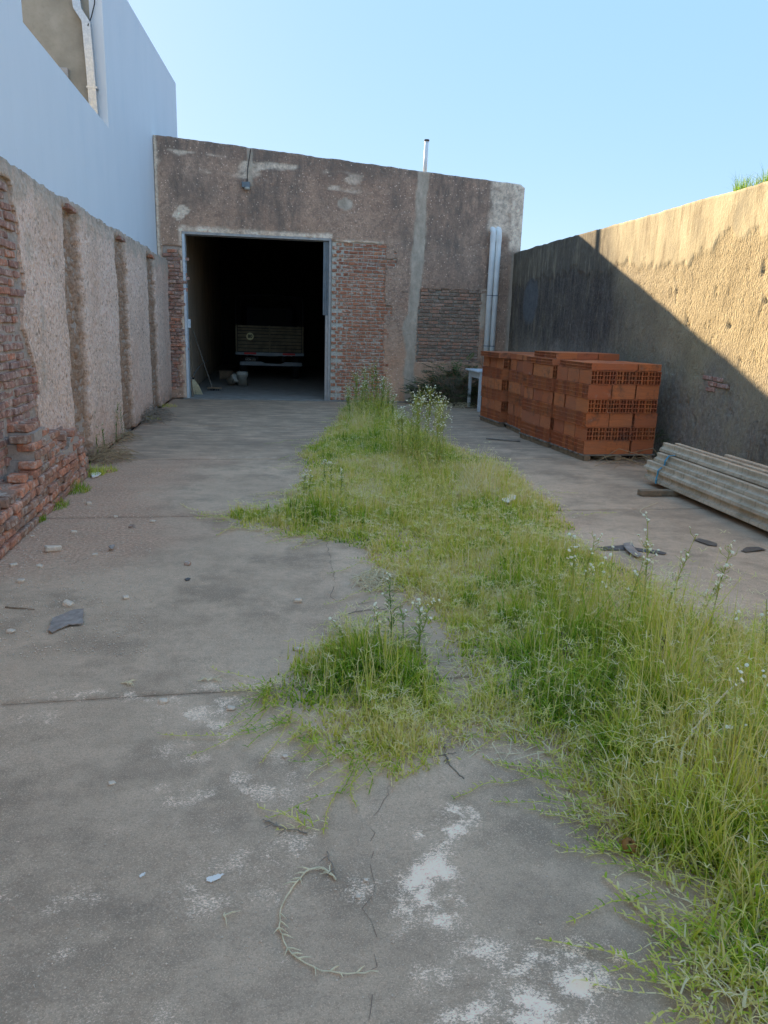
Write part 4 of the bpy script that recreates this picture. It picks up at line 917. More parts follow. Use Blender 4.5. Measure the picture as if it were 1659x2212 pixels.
# grass clumps: every plant sends a few blades from one foot
def blades(x, y, h, z0=0., wid=.0032, lean=.55, seg=3):
    n = len(x); az = NR.uniform(0, 2*np.pi, n); L = h*NR.uniform(.45, 1.25, n)+.02; le = np.abs(NR.normal(0, lean, n))+.08; cur = NR.uniform(.1, 1.1, n)
    tx = np.cos(az); ty = np.sin(az); fa = az+NR.uniform(-1.2, 1.2, n)+np.pi/2
    wx = np.cos(fa)*wid*NR.uniform(.7, 1.5, n); wy = np.sin(fa)*wid*NR.uniform(.7, 1.5, n)
    V = []; px, py, pz = x.copy(), y.copy(), np.zeros(n)+z0; ang = le*.35
    for s in range(seg+1):
        wv = (1-s/seg)**.7 if s < seg else 0
        if s < seg: V.append(np.stack([px-wx*wv, py-wy*wv, pz], 1)); V.append(np.stack([px+wx*wv, py+wy*wv, pz], 1))
        else: V.append(np.stack([px, py, pz], 1))
        ang = ang+le*.30+cur*.38*(s+.3)/seg; st = L/seg; px = px+tx*np.sin(ang)*st; py = py+ty*np.sin(ang)*st; pz = np.maximum(pz+np.cos(ang)*st, .004)
    return np.stack(V, 1)     # n, 2*seg+1, 3
FV = []; FQ = []; FT = []; TI = []; off = 0
def push(V, tint, seg=3, grad=False):
    global off
    n, k, _ = V.shape; base = off+np.arange(n)[:, None]*k
    for s in range(seg-1): FQ.append(base+np.array([2*s, 2*s+1, 2*s+3, 2*s+2]))
    FT.append(base+np.array([2*seg-2, 2*seg-1, 2*seg])); FV.append(V.reshape(-1, 3)); TI.append((tint[:, None]+np.linspace(-.2, .28, k)[None, :]).ravel() if grad else np.repeat(tint, k)); off += n*k
n = len(gx); patchy = fbm(gx*1.4, gy*1.4, 310); fine_ = fbm(gx*6.5, gy*6.5, 311, 2)
tint = np.clip(.22+.55*(patchy-.42)*2+.60*(fine_-.5)+NR.normal(0, .10, n)+.22*sstep(.14, .07, gh), 0, .95)
ln_ = np.where(NR.random(n) < .55, .62, 1.15)
tint = np.clip(tint+.30*sstep(.50, .62, fbm(gx*2.1, gy*2.1, 315)), 0, 1); tint = np.where(inside(PT, gx, gy), np.clip(tint-.14, 0, 1), tint)
push(blades(gx, gy, gh*ln_, 0, np.where(gy < 5, .0040, .0052), .92), tint, 3, True)
# dry undergrowth lying among the blades
k = NR.random(n) < .28; m_ = int(k.sum()); jx = gx[k]+NR.normal(0, .02, m_); jy = gy[k]+NR.normal(0, .02, m_)
push(blades(jx, jy, gh[k]*.75+.03, .004, .0026, 1.5), NR.uniform(.62, 1., m_))
# flowering culms with four finger spikes
k = NR.random(n) < np.where(gy < 7, .085, .05); sx, sy, sh = gx[k], gy[k], gh[k]*NR.uniform(.9, 1.5, k.sum())+.05; m_ = len(sx)
az = NR.uniform(0, 6.28, m_); le = NR.uniform(.02, .35, m_); hx = sx+np.cos(az)*le*sh; hy = sy+np.sin(az)*le*sh; hz = sh*NR.uniform(.85, 1.05, m_)
w = np.where(sy < 5, .0017, .0026); fa = az+1.57
def quadstrip(A, B, w, fa, tint, droop=0.):
    mid = (A+B)/2; mid[:, 2] += droop
    W = np.stack([np.cos(fa)*w, np.sin(fa)*w, np.zeros_like(w)], 1)
    V = np.stack([A-W, A+W, mid-W, mid+W, (mid+B)/2-W*.7, (mid+B)/2+W*.7, B], 1); push(V, tint)
A = np.stack([sx, sy, np.zeros(m_)], 1); B = np.stack([hx, hy, hz], 1); tt = NR.uniform(.45, .95, m_)
quadstrip(A, B, w, fa, tt)
for q in range(4):
    aa = az+q*1.57+NR.normal(0, .35, m_); ln = NR.uniform(.025, .05, m_)
    C = B+np.stack([np.cos(aa)*ln, np.sin(aa)*ln, NR.uniform(-.2, .45, m_)*ln], 1); quadstrip(B, C, w*.9, aa+1.57, np.clip(tt+.1, 0, 1), .006)
# runners that creep out over the concrete
def runner(p, ang, L, seed, tint0, wd=.0022):
    rr = np.random.default_rng(seed); st = .028; n = int(L/st); P = [np.array([p[0], p[1], .012])]
    for i in range(n): ang += rr.normal(0, .13); q = P[-1]+np.array([math.cos(ang)*st, math.sin(ang)*st, 0]); q[2] = .010+.012*rr.random()*(1-i/n)+.02*math.sin(i*.35+seed)**2*(1-i/n); P.append(q)
    P = np.array(P); A, B = P[:-1], P[1:]; d = np.arctan2(B[:, 1]-A[:, 1], B[:, 0]-A[:, 0])
    quadstrip(A.copy(), B.copy(), np.full(n, wd), d+1.57, np.clip(tint0+rr.normal(0, .08, n), 0, 1))
    for sgn in (-1, 1):
        k = rr.random(n) < .75; m_ = k.sum(); aa = d[k]+sgn*rr.uniform(.3, 1.0, m_); ln = rr.uniform(.012, .040, m_)*(1.15-np.nonzero(k)[0]/n*.6)
        C = B[k]+np.stack([np.cos(aa)*ln, np.sin(aa)*ln, ln*rr.uniform(.1, .7, m_)], 1); quadstrip(B[k].copy(), C, np.full(m_, wd*1.1), aa+1.57, np.clip(tint0-.1+rr.normal(0, .2, m_), 0, 1), .004)
RUN = [(640, 1560, 360, 1655, .55), (600, 1530, 420, 1640, .5), (580, 1510, 470, 1560, .4), (760, 1640, 690, 1800, .6), (800, 1655, 700, 1830, .45), (780, 1650, 740, 1720, .35), (690, 1800, 550, 1765, .8), (640, 1570, 520, 1590, .3), (700, 1630, 600, 1620, .45), (585, 1480, 430, 1470, .75), (560, 1490, 490, 1500, .7),
       (1180, 1630, 1010, 1560, .5), (1250, 1720, 1050, 1640, .6), (1230, 1700, 1000, 1610, .55), (1330, 1790, 1130, 1740, .6), (1290, 1760, 1080, 1760, .5), (1400, 1870, 1200, 1810, .55), (1380, 1860, 1260, 1830, .45), (1460, 1960, 1190, 1915, .6), (1430, 1900, 1280, 1860, .4), (1480, 2000, 1330, 1975, .7), (1490, 2090, 1380, 2010, .8), (1500, 2050, 1460, 2190, .55), (1530, 2010, 1480, 2200, .5), (1490, 2150, 1340, 2110, .7), (1560, 2080, 1420, 2212, .8), (1120, 1590, 1000, 1620, .7), (1060, 1570, 960, 1600, .7),
       (880, 1290, 770, 1300, .5), (860, 1270, 700, 1310, .6), (900, 1330, 780, 1340, .45), (820, 1220, 690, 1225, .5), (700, 1165, 590, 1175, .5), (660, 1010, 600, 1015, .5), (650, 985, 570, 990, .4), (690, 950, 590, 965, .4), (1235, 1118, 1330, 1108, .6), (1200, 1165, 1330, 1180, .7), (1500, 1330, 1620, 1345, .7), (1400, 1250, 1520, 1290, .8), (1550, 1345, 1659, 1330, .7), (1150, 1065, 1230, 1060, .6), (490, 1125, 420, 1120, .7), (520, 1115, 330, 1120, .85)]
for i, (u0, v0, u1, v1, tt) in enumerate(RUN):
    a = G(u0, v0); b_ = G(u1, v1); runner((a.x, a.y), math.atan2(b_.y-a.y, b_.x-a.x), (b_-a).length*1.05, i, tt)
    if v0 > 1500:
        runner((a.x+.03, a.y+.04), math.atan2(b_.y-a.y, b_.x-a.x)+NR.normal(0, .35), (b_-a).length*.7, 100+i, min(1, tt+.1)); runner((a.x-.02, a.y+.02), math.atan2(b_.y-a.y, b_.x-a.x)+NR.normal(0, .5), (b_-a).length*.5, 200+i, tt*.6)
# a loose net of short runners along the ragged near edge and the right-hand edge
EDGE = [(960, 1440), (1000, 1540), (1060, 1580), (1180, 1620), (1250, 1700), (1330, 1790), (1420, 1880), (1490, 1990), (1520, 2110), (1510, 2212)]
for i in range(120):
    k_ = NR.integers(0, len(EDGE)-1); f_ = NR.random(); a = G(EDGE[k_][0]+(EDGE[k_+1][0]-EDGE[k_][0])*f_, EDGE[k_][1]+(EDGE[k_+1][1]-EDGE[k_][1])*f_)
    runner((a.x+NR.normal(.06, .07), a.y+NR.normal(0, .05)), math.pi+NR.normal(-.1, .8), NR.uniform(.06, .24), 400+i, NR.uniform(.6, 1.), NR.uniform(.0014, .0024))
EDGE = [(575, 1475), (590, 1515), (650, 1560), (730, 1635), (840, 1662), (930, 1635), (990, 1560)]
for i in range(70):
    k_ = NR.integers(0, len(EDGE)-1); f_ = NR.random(); a = G(EDGE[k_][0]+(EDGE[k_+1][0]-EDGE[k_][0])*f_, EDGE[k_][1]+(EDGE[k_+1][1]-EDGE[k_][1])*f_)
    runner((a.x, a.y+.03), -math.pi/2+NR.normal(-.4, .8), NR.uniform(.06, .24), 600+i, NR.uniform(.35, 1.), NR.uniform(.0018, .0026))
EDGE = [(735, 905), (690, 945), (645, 985), (655, 1040), (600, 1095), (485, 1115), (490, 1135), (600, 1150), (700, 1165), (790, 1180), (830, 1240), (880, 1290), (940, 1360)]
for i in range(90):
    k_ = NR.integers(0, len(EDGE)-1); f_ = NR.random(); a = G(EDGE[k_][0]+(EDGE[k_+1][0]-EDGE[k_][0])*f_, EDGE[k_][1]+(EDGE[k_+1][1]-EDGE[k_][1])*f_)
    runner((a.x+.04, a.y), math.pi+NR.normal(.3, .6), NR.uniform(.1, .45), 700+i, NR.uniform(.5, 1.), NR.uniform(.002, .0034))
for i in range(46):
    a = G(NR.uniform(1480, 1659), NR.uniform(1960, 2212)); runner((a.x, a.y), NR.uniform(0, 6.28), NR.uniform(.15, .45), 800+i, NR.uniform(.65, 1.), NR.uniform(.002, .0036))
GRASS = m_leaf('grass_blade', [(0, (.135, .28, .022)), (.3, (.36, .53, .04)), (.55, (.68, .68, .09)), (.8, (.90, .77, .30)), (1, (.94, .82, .50))], .38)
me = bpy.data.meshes.new('grass'); npmesh(me, np.concatenate(FV), [np.concatenate(FQ), np.concatenate(FT)]); attr(me, 'tint', np.concatenate(TI))
o = link('grass', me, GRASS); tag(o, 'strip of green and straw-coloured creeping grass down the middle of the yard', 'grass', None, 'stuff')
print('grass blades', n, 'verts', len(me.vertices))

# ================================================================== weeds
WEED = m_leaf('weed_green', [(0, (.15, .25, .05)), (.35, (.32, .42, .08)), (.65, (.56, .56, .13)), (1, (.74, .58, .25))], .35)
PETAL = simple('weed_flower', (.90, .82, .56), .8, .1, 60, 0); DEADW = m_leaf('dead_weed', [(0, (.10, .075, .05)), (1, (.22, .16, .10))], .1)
def weed(base, h, seed, label, group, nfl=14, tint=.45, leafy=1., spread=.16, lean=None, dead=False, fr=.011, name='flowering_weed', cat='weed', bz=0.):
    rr = random.Random(seed); e = empty(name, (base[0], base[1], bz), label, cat, group); mt = DEADW if dead else WEED
    ln = lean if lean is not None else (rr.uniform(-.12, .12), rr.uniform(-.10, .10))
    n = 9; axis = [Vector((ln[0]*h*(i/n)**1.4+rr.uniform(-.006, .006), ln[1]*h*(i/n)**1.4, h*i/n)) for i in range(n+1)]
    def at(t): i = min(int(t*n), n-1); return axis[i].lerp(axis[i+1], t*n-i)
    q = MB(); tv = []
    def tub(pts, r): a = len(q.v); q.tube(pts, r, 4, False); tv.extend([min(1, max(0, tint+rr.uniform(-.12, .12)))]*(len(q.v)-a))
    k = (.9+.5*h)*(1+max(0, base[1]-3)*.04); wk = 1+max(0, base[1]-3)*.11; fr = fr*.8
    tub(axis, [.0042*k*(1-.75*i/n) for i in range(n+1)])
    heads = [axis[-1]]
    for j in range(nfl):
        t = rr.uniform(.52, .97); p = at(t); az = rr.uniform(0, 6.283); L = spread*h*rr.uniform(.35, 1.1)*(1.25-t*.6); el = rr.uniform(.55, 1.2)
        d = Vector((math.cos(az)*math.cos(el), math.sin(az)*math.cos(el), math.sin(el))); e2 = p+d*L; mid = p+d*L*.5+Vector((math.cos(az), math.sin(az), 0))*.012
        tub([p, mid, e2], [.0016*k, .0012*k, .0008]); heads.append(e2)
        if rr.random() < .75:
            e3 = mid+Vector((rr.uniform(-.05, .05), rr.uniform(-.05, .05), rr.uniform(.03, .08)))*(h*1.1); tub([mid, e3], [.0010, .0007]); heads.append(e3)
    me = q.mesh('stem', [mt]); attr(me, 'tint', tv); link('stem', me, None, e)
    q = MB(); tv = []
    nl = int((30+46*h)*leafy)
    for j in range(nl):
        t = rr.uniform(.04, .85)**1.1; p = at(t); az = rr.uniform(0, 6.283); L = (.105-.085*t)*rr.uniform(.6, 1.25)*(.6+.5*h)*1.45; el = rr.uniform(.0, 1.05); wv = rr.uniform(.0022, .0042)*wk
        dh = Vector((math.cos(az), math.sin(az), 0)); s = Vector((-math.sin(az), math.cos(az), 0))*wv; d1 = dh*math.cos(el)+Vector((0, 0, math.sin(el))); d2 = dh*math.cos(el-.6)+Vector((0, 0, math.sin(el-.6)))
        a = p; b2 = p+d1*L*.5; c = b2+d2*L*.5; q.add([a-s*.5, a+s*.5, b2-s, b2+s, c], [(0, 1, 3, 2), (2, 3, 4)]); tv += [min(1, max(0, tint-.12+rr.uniform(-.2, .2)+(.3 if t < .2 else 0)))]*5
    me = q.mesh('leaves', [mt]); attr(me, 'tint', tv); link('leaves', me, None, e)['kind'] = 'stuff'
    if not dead:
        q = MB()
        for p in heads:
            if rr.random() < .8:
                r = fr*rr.uniform(.55, 1.15); nrm = Vector((rr.uniform(-.5, .5), rr.uniform(-.9, .1), .7)).normalized(); a = nrm.orthogonal().normalized(); b2 = nrm.cross(a)
                vs = [p-nrm*r*.9, p+nrm*r*.35]+[p+(a*math.cos(x)+b2*math.sin(x))*r*rr.uniform(.8, 1.1)+nrm*r*.1 for x in np.linspace(0, 6.283, 8)[:-1]]
                q.add(vs, [(1, 2+i, 2+(i+1) % 7) for i in range(7)]+[(0, 2+(i+1) % 7, 2+i) for i in range(7)])
        if q.v: q.build('flower_heads', PETAL, e)['kind'] = 'stuff'
    return e
def cluster(lst, where, group, **kw):
    lst = sorted(lst); n = len(lst)
    for i, (u, v, h, *r) in enumerate(lst):
        p = G(u, v); od = 'leftmost' if i == 0 else ('rightmost' if i == n-1 else ORD[i+1]+' from left')
        a = dict(kw); 
        if r: a.update(r[0])
        weed((p.x, p.y), h, u*7+v, f'{od} white-flowered weed {where}', group, **a)
cluster([(748, 900, .5), (756, 912, .60), (764, 896, .72), (772, 905, .82), (780, 915, .70), (788, 898, .88), (796, 908, .80), (804, 892, .95), (813, 905, 1.12, dict(nfl=6, leafy=2.6, tint=.25, spread=.1)), (820, 915, .75), (828, 900, .72), (838, 908, .62), (848, 915, .5)], 'in the far clump against the brick pier', 'weeds at the brick pier', tint=.48, nfl=30, spread=.34, leafy=1.3)
cluster([(862, 975, .5), (868, 985, .62), (878, 992, .78), (888, 1000, .72), (896, 985, .84), (910, 1022, .9), (921, 1002, .95), (948, 1020, .9), (903, 1010, .92, dict(nfl=22)), (915, 990, .74), (928, 1015, .82), (942, 1000, .80), (955, 1010, .78), (935, 1045, .85, dict(tint=.7))], 'in the tall clump in mid yard', 'weeds in mid yard', tint=.62, nfl=26, spread=.26, leafy=1.2)
cluster([(655, 1085, .30), (668, 1092, .34), (700, 1080, .40), (715, 1095, .42), (737, 1075, .30)], 'in the small clump over the left edge of the grass', 'weeds at the left grass edge', tint=.35, nfl=9)
cluster([(765, 1430, .24, dict(lean=(-.5, 0))), (825, 1440, .33, dict(lean=(-.15, 0))), (845, 1410, .42, dict(leafy=1.8, tint=.25)), (872, 1420, .30), (895, 1430, .34, dict(lean=(.25, 0))), (905, 1415, .30)], 'in the rounded tuft in the foreground', 'weeds in the foreground tuft', tint=.40, nfl=7)
cluster([(1230, 1330, .48), (1245, 1350, .55), (1305, 1400, .58, dict(nfl=4)), (1345, 1385, .5, dict(nfl=5)), (1385, 1370, .68, dict(nfl=16, spread=.09)), (1420, 1400, .64, dict(lean=(.22, 0), nfl=10)), (1495, 1400, .42, dict(lean=(.25, 0))), (1520, 1420, .62, dict(lean=(.10, 0), nfl=18)), (1550, 1480, .40, dict(nfl=4)), (1640, 1560, .58, dict(lean=(-.1, 0), nfl=7))], 'along the right edge of the grass strip', 'weeds at the right grass edge', tint=.62, nfl=12, fr=.012)
cluster([(1545, 1740, .44, dict(nfl=2)), (1565, 1735, .52, dict(nfl=2)), (1640, 1700, .48, dict(nfl=3))], 'with a tall yellow stem at the right of the picture', 'tall yellow stems', tint=.78, leafy=1.6)
p = G(1420, 1500); weed((p.x, p.y), .36, 901, 'dead brown weed stalk standing in the grass on the right', None, dead=True, name='dead_weed', nfl=10)
p = G(1228, 1440); weed((p.x, p.y), .22, 902, 'short dead brown stalk in the grass near the middle', None, dead=True, name='dead_weed', nfl=3, lean=(-.3, 0))
cluster([(60, 1095, .55, dict(lean=(-.1, 0))), (95, 1075, .50), (110, 1065, .46, dict(lean=(.3, 0))), (130, 1050, .42, dict(lean=(.3, 0))), (152, 1030, .34, dict(nfl=12))], 'growing thinly along the broken brick footing', 'weeds at the left footing', tint=.25, nfl=8, leafy=.6, fr=.008)
cluster([(212, 985, .62), (228, 975, .40), (252, 955, .55), (262, 945, .45)], 'standing thin and dark against the left wall', 'weeds at the left wall', tint=.15, nfl=6, leafy=.5, fr=.006)
# ---- low tufts at the foot of the left wall
def tuft(base, n, h, r, seed, label, group, tint=.35, z=0., name='grass_tuft', cat='grass', ry=None):
    global off, FV, FQ, FT, TI, NR
    NR = np.random.default_rng(seed); FV, FQ, FT, TI, off = [], [], [], [], 0
    a = NR.uniform(0, 6.283, n); d = np.sqrt(NR.random(n)); x = np.cos(a)*d*r; y = np.sin(a)*d*(ry or r)
    push(blades(x, y, h*(1.1-d*.6)*NR.uniform(.6, 1.2, n), 0., .0026, .6), np.clip(tint+NR.normal(0, .2, n), 0, 1))
    me = bpy.data.meshes.new(name); npmesh(me, np.concatenate(FV), [np.concatenate(FQ), np.concatenate(FT)]); attr(me, 'tint', np.concatenate(TI))
    o = link(name, me, GRASS); o.location = (base[0], base[1], z); tag(o, label, cat, group); return o
grp = 'grass tufts along the left wall'
for u, v, n, h, r, lab, tt in ((60, 1125, 500, .09, .14, 'low mossy grass tuft at the near end of the brick footing', .15), (100, 1095, 420, .10, .20, 'grass tuft in the middle of the brick footing', .25), (150, 1060, 420, .12, .20, 'grass tuft near the far end of the brick footing', .3), (190, 1025, 380, .13, .18, 'pale flowering grass tuft beside the white plastic lid', .5), (225, 1018, 240, .08, .14, 'small straggly tuft right of the white plastic lid', .6), (360, 878, 200, .06, .22, 'yellowish grass tuft at the garage corner of the left wall', .7), (300, 905, 220, .07, .2, 'small tuft by the twig heap on the left', .55)):
    p = G(u, v); tuft((max(p.x, XL+.06), p.y), n, h, r, u+v, lab, grp, tt)
for u, v, n, h, r, lab in ((1605, 388, 170, .30, .16, 'grass tuft growing on top of the right wall, left one'), (1650, 376, 150, .26, .14, 'grass tuft on top of the right wall at the picture edge')):
    p = GX(u, v, XR+.08); tuft((XR+.1, p.y), n, h, .07, u, lab, 'grass tufts on the right wall', .15, 3.315, ry=r)
# ================================================================== shrub by the garage wall
LEAF = m_leaf('shrub_leaf', [(0, (.06, .11, .03)), (.5, (.11, .18, .045)), (1, (.25, .20, .07))], .15, rough=.45)
FERN = m_leaf('fresh_leaf', [(0, (.06, .13, .02)), (1, (.16, .24, .04))], .3)
def pinnate(q, tv, p, d, L, pairs, lw, rr, droop=.8):
    d = d.normalized(); pts = []; cur = p.copy(); dd = d.copy(); st = L/pairs
    side = dd.cross(Vector((0, 0, 1))); side = side.normalized() if side.length > .05 else Vector((1, 0, 0))
    tt = rr.random()
    for i in range(pairs):
        nxt = cur+dd*st; dd = (dd-Vector((0, 0, droop*st))).normalized(); pts.append(nxt.copy()); t = (i+1)/pairs; ll = lw*math.sin(.35+t*2.5)*3.0
        for s in (-1, 1):
            ax = (side*s*.9+dd*.5+Vector((0, 0, rr.uniform(-.35, .1)))).normalized(); nn = dd*lw*.55
            a = nxt; m2 = nxt+ax*ll*.5; e = nxt+ax*ll; q.add([a, m2-nn, m2+nn, e], [(0, 1, 3, 2)]); tv += [min(1, max(0, tt+rr.uniform(-.25, .25)))]*4
        cur = nxt
    return [p]+pts
def shrub(name, loc, label, n, rx, ry, h, L, pairs, lw, seed, mat, wood, cat='shrub', flat=None):
    rr = random.Random(seed); e = empty(name, loc, label, cat); q = MB(); tv = []; st = MB()
    for i in range(n):
        az = rr.uniform(0, 6.283); rad = math.sqrt(rr.random()); hh = h*(1-rad*.75)*rr.uniform(.25, 1.0); x = rx*rad*math.cos(az); y = ry*rad*math.sin(az)
        base = Vector((x*.35, y*.4, 0)); p = Vector((x, y, hh)); mid = base.lerp(p, .55)+Vector((0, 0, hh*.15)); st.tube([base, mid, p], [.006, .004, .003], 4, False)
        a2 = az+rr.uniform(-.9, .9); d = Vector((math.cos(a2), math.sin(a2)-.25, rr.uniform(-.05, .8)))
        if flat: d.y = min(d.y, .1)
        pts = pinnate(q, tv, p, d, L*rr.uniform(.7, 1.2), pairs, lw, rr); st.tube(pts, .002, 3, False)
    me = q.mesh('leaves', [mat]); attr(me, 'tint', tv); link('leaves', me, None, e)['kind'] = 'stuff'; st.build('stems', wood, e); return e
shrub('shrub', (4.12, 16.38, 0), 'dark green shrub with feathery leaves against the garage wall', 360, 1.0, .38, 1.25, .34, 8, .032, 3, LEAF, TWIG)
e = shrub('shrub', (4.62, 16.0, 0), 'dark leafy shrub behind the white table', 80, .32, .3, .95, .28, 8, .026, 5, LEAF, TWIG)
p = G(1432, 985); shrub('fern', (5.26, 9.62, 0), 'fresh green feathery plant between the nearest stack and the right wall', 26, .11, .16, .62, .22, 9, .014, 7, FERN, TWIG, 'plant')
shrub('withered_plant', (5.0, 9.10, 0), 'small withered brown plant at the foot of the nearest stack', 14, .12, .10, .20, .14, 7, .010, 8, DEADW, TWIG, 'plant')
p = GX(1655, 955, XR); shrub('climbing_plant', (XR-.10, 7.55, 0), 'brown dry plant against the right wall at the picture edge', 34, .09, .22, .95, .16, 7, .010, 9, DEADW, TWIG, 'plant')

# ================================================================== dry heaps and straws
def heap(name, base, n, rx, ry, h, L, mat, seed, label, r=.003, rz=0.):
    rr = random.Random(seed); q = MB()
    for i in range(n):
        az = rr.uniform(0, 6.283); rad = math.sqrt(rr.random()); x, y = rx*rad*math.cos(az), ry*rad*math.sin(az); z = h*(1-rad)*rr.random()+r; a = rr.uniform(0, 6.283); l = L*rr.uniform(.4, 1.2); dz = rr.uniform(-.2, .35)*l
        p0 = Vector((x-math.cos(a)*l/2, y-math.sin(a)*l/2, max(r, z-dz/2))); p2 = Vector((x+math.cos(a)*l/2, y+math.sin(a)*l/2, max(r, z+dz/2))); p1 = (p0+p2)/2+Vector((rr.uniform(-.2, .2)*l, rr.uniform(-.2, .2)*l, rr.uniform(0, .25)*l))
        q.tube([p0, p1, p2], [r, r*1.1, r*.5], 4, False)
    o = q.build(name, mat); o.location = (base[0], base[1], 0); tag(o, label, 'dry heap'); return o
p = G(245, 990); heap('dry_grass_heap', (p.x-.05, p.y), 170, .26, .42, .22, .32, DRYGRASS, 1, 'heap of brown dry grass at the foot of the left wall')
p = G(330, 905); heap('twig_heap', (p.x, p.y), 130, .26, .8, .22, .42, TWIG, 2, 'heap of thin grey twigs by the left wall near the garage', .0045)
p = G(270, 950); heap('dry_grass_heap', (p.x-.05, p.y), 70, .15, .5, .10, .35, DRYGRASS, 12, 'thin line of dry stalks between the two heaps on the left')
p = G(818, 1258); heap('dry_grass_nest', (p.x, p.y), 150, .16, .17, .07, .16, STRAW, 3, 'ring-shaped nest of pale dry grass on the concrete', .0022)
p = G(1330, 965); heap('dry_stalks', (4.66, 9.0, 0), 24, .45, .12, .24, .6, DRYGRASS, 4, 'loose bent straw stalks in front of the nearest brick stack', .0032)
p = G(1010, 900); heap('dry_stalks', (4.0, 15.85), 60, .5, .2, .10, .35, STRAW, 6, 'pale dry stalks on the ground under the shrub', .004)
p = G(1010, 1470); heap('dry_mat', (p.x+.1, p.y), 120, .22, .5, .03, .12, STRAW, 15, 'mat of dry runners between the tuft and the grass strip', .0020)
p = G(1130, 1600); heap('dry_mat', (p.x, p.y), 90, .25, .28, .02, .11, STRAW, 16, 'straw runners lying on the bare concrete left of the strip', .0020)
def stalk(name, uv, mat, r, label, cat, z=.006, spikes=0, seed=0, wob=.004, sl=.03, arch=0.):
    rr = random.Random(seed); P = [G(u, v) for u, v in uv]; L = []
    for a, b in zip(P[:-1], P[1:]):
        k = max(2, int((b-a).length/.02))
        for i in range(k): L.append(a.lerp(b, i/k))
    L.append(P[-1]); n = len(L); S = []
    for i in range(n):
        lo, hi = max(0, i-3), min(n, i+4); c = sum((L[j] for j in range(lo, hi)), Vector())/(hi-lo); S.append(c+Vector((rr.uniform(-wob, wob), rr.uniform(-wob, wob), z+arch*math.sin(math.pi*i/(n-1)))))
    q = MB(); o0 = Vector((S[0].x, S[0].y, 0)); S = [s-o0 for s in S]; q.tube(S, [r*(1-.55*i/n) for i in range(n)], 5)
    for i in range(spikes):
        j = rr.randrange(2, n-2); t = (S[j+1]-S[j-1]).normalized(); s = Vector((-t.y, t.x, 0))*rr.choice((-1, 1)); l = sl*rr.uniform(.5, 1.4); q.tube([S[j], S[j]+(t*.8+s*.6)*l*.6+Vector((0, 0, l*.2)), S[j]+(t*.9+s*.9)*l], [r*.9, r*.7, r*.2], 4, False)
    o = q.build(name, mat); o.location = o0; tag(o, label, cat); return o
stalk('dry_runner', [(735, 1918), (718, 1890), (690, 1862), (665, 1880), (628, 1920), (600, 1975), (597, 2010), (615, 2055), (655, 2093), (710, 2110), (770, 2108), (845, 2098)], STRAW, .0030, 'curved pale dry runner lying like a hook on the near concrete', 'runner', .007, 30, 3, .003, .024)
stalk('dry_runner', [(690, 1800), (640, 1802), (600, 1785), (550, 1765)], TWIG, .003, 'thin brown runner pointing left above the hooked one', 'runner', .005, 6, 4)
stalk('dry_runner', [(700, 1830), (715, 1870), (735, 1920)], TWIG, .0025, 'short dark stem ending at the hooked runner', 'runner', .008, 4, 5)
stalk('straw', [(245, 1478), (275, 1476), (300, 1480)], STRAW, .003, 'short straw lying above the joint on the left', 'straw', .005, 12, 6)
stalk('straw', [(415, 1468), (440, 1474), (462, 1464), (485, 1478)], STRAW, .003, 'forked straw lying above the joint in the middle', 'straw', .006, 16, 7, .008)
stalk('straw', [(492, 1968), (486, 1978), (478, 1992)], STRAW, .0022, 'tiny forked straw alone on the near concrete', 'straw', .004, 8, 8)
stalk('twig', [(960, 1600), (962, 1640), (985, 1675), (1020, 1693)], TWIG, .0042, 'dark curved twig on the bare concrete right of the tuft', 'twig', .006, 2, 9)
stalk('twig', [(915, 1640), (960, 1632), (1000, 1625)], TWIG, .003, 'short twig lying just right of the foreground tuft', 'twig', .005, 2, 10)
stalk('twig', [(1110, 1592), (1150, 1596), (1200, 1602)], STONE, .004, 'pale stick at the edge of the grass strip', 'twig', .012, 0, 11)
stalk('twig', [(1450, 1755), (1470, 1690), (1510, 1660), (1560, 1610), (1610, 1560), (1659, 1525)], STRAW, .006, 'long pale bent stalk rising through the grass on the right', 'stalk', .10, 4, 12, .004, .04, .16)
stalk('twig', [(0, 1313), (40, 1315), (85, 1320)], BRNWOOD, .005, 'thin brown stick at the left edge of the picture', 'stick', .006, 0, 13)
stalk('twig', [(1400, 1120), (1380, 1105), (1390, 1098), (1425, 1085)], STRAW, .004, 'pale looped string on the concrete near the joists', 'string', .005, 0, 14)
stalk('twig', [(740, 1330), (780, 1320), (830, 1318), (880, 1310)], TWIG, .003, 'thin twig lying behind the foreground tuft', 'twig', .006, 4, 15)
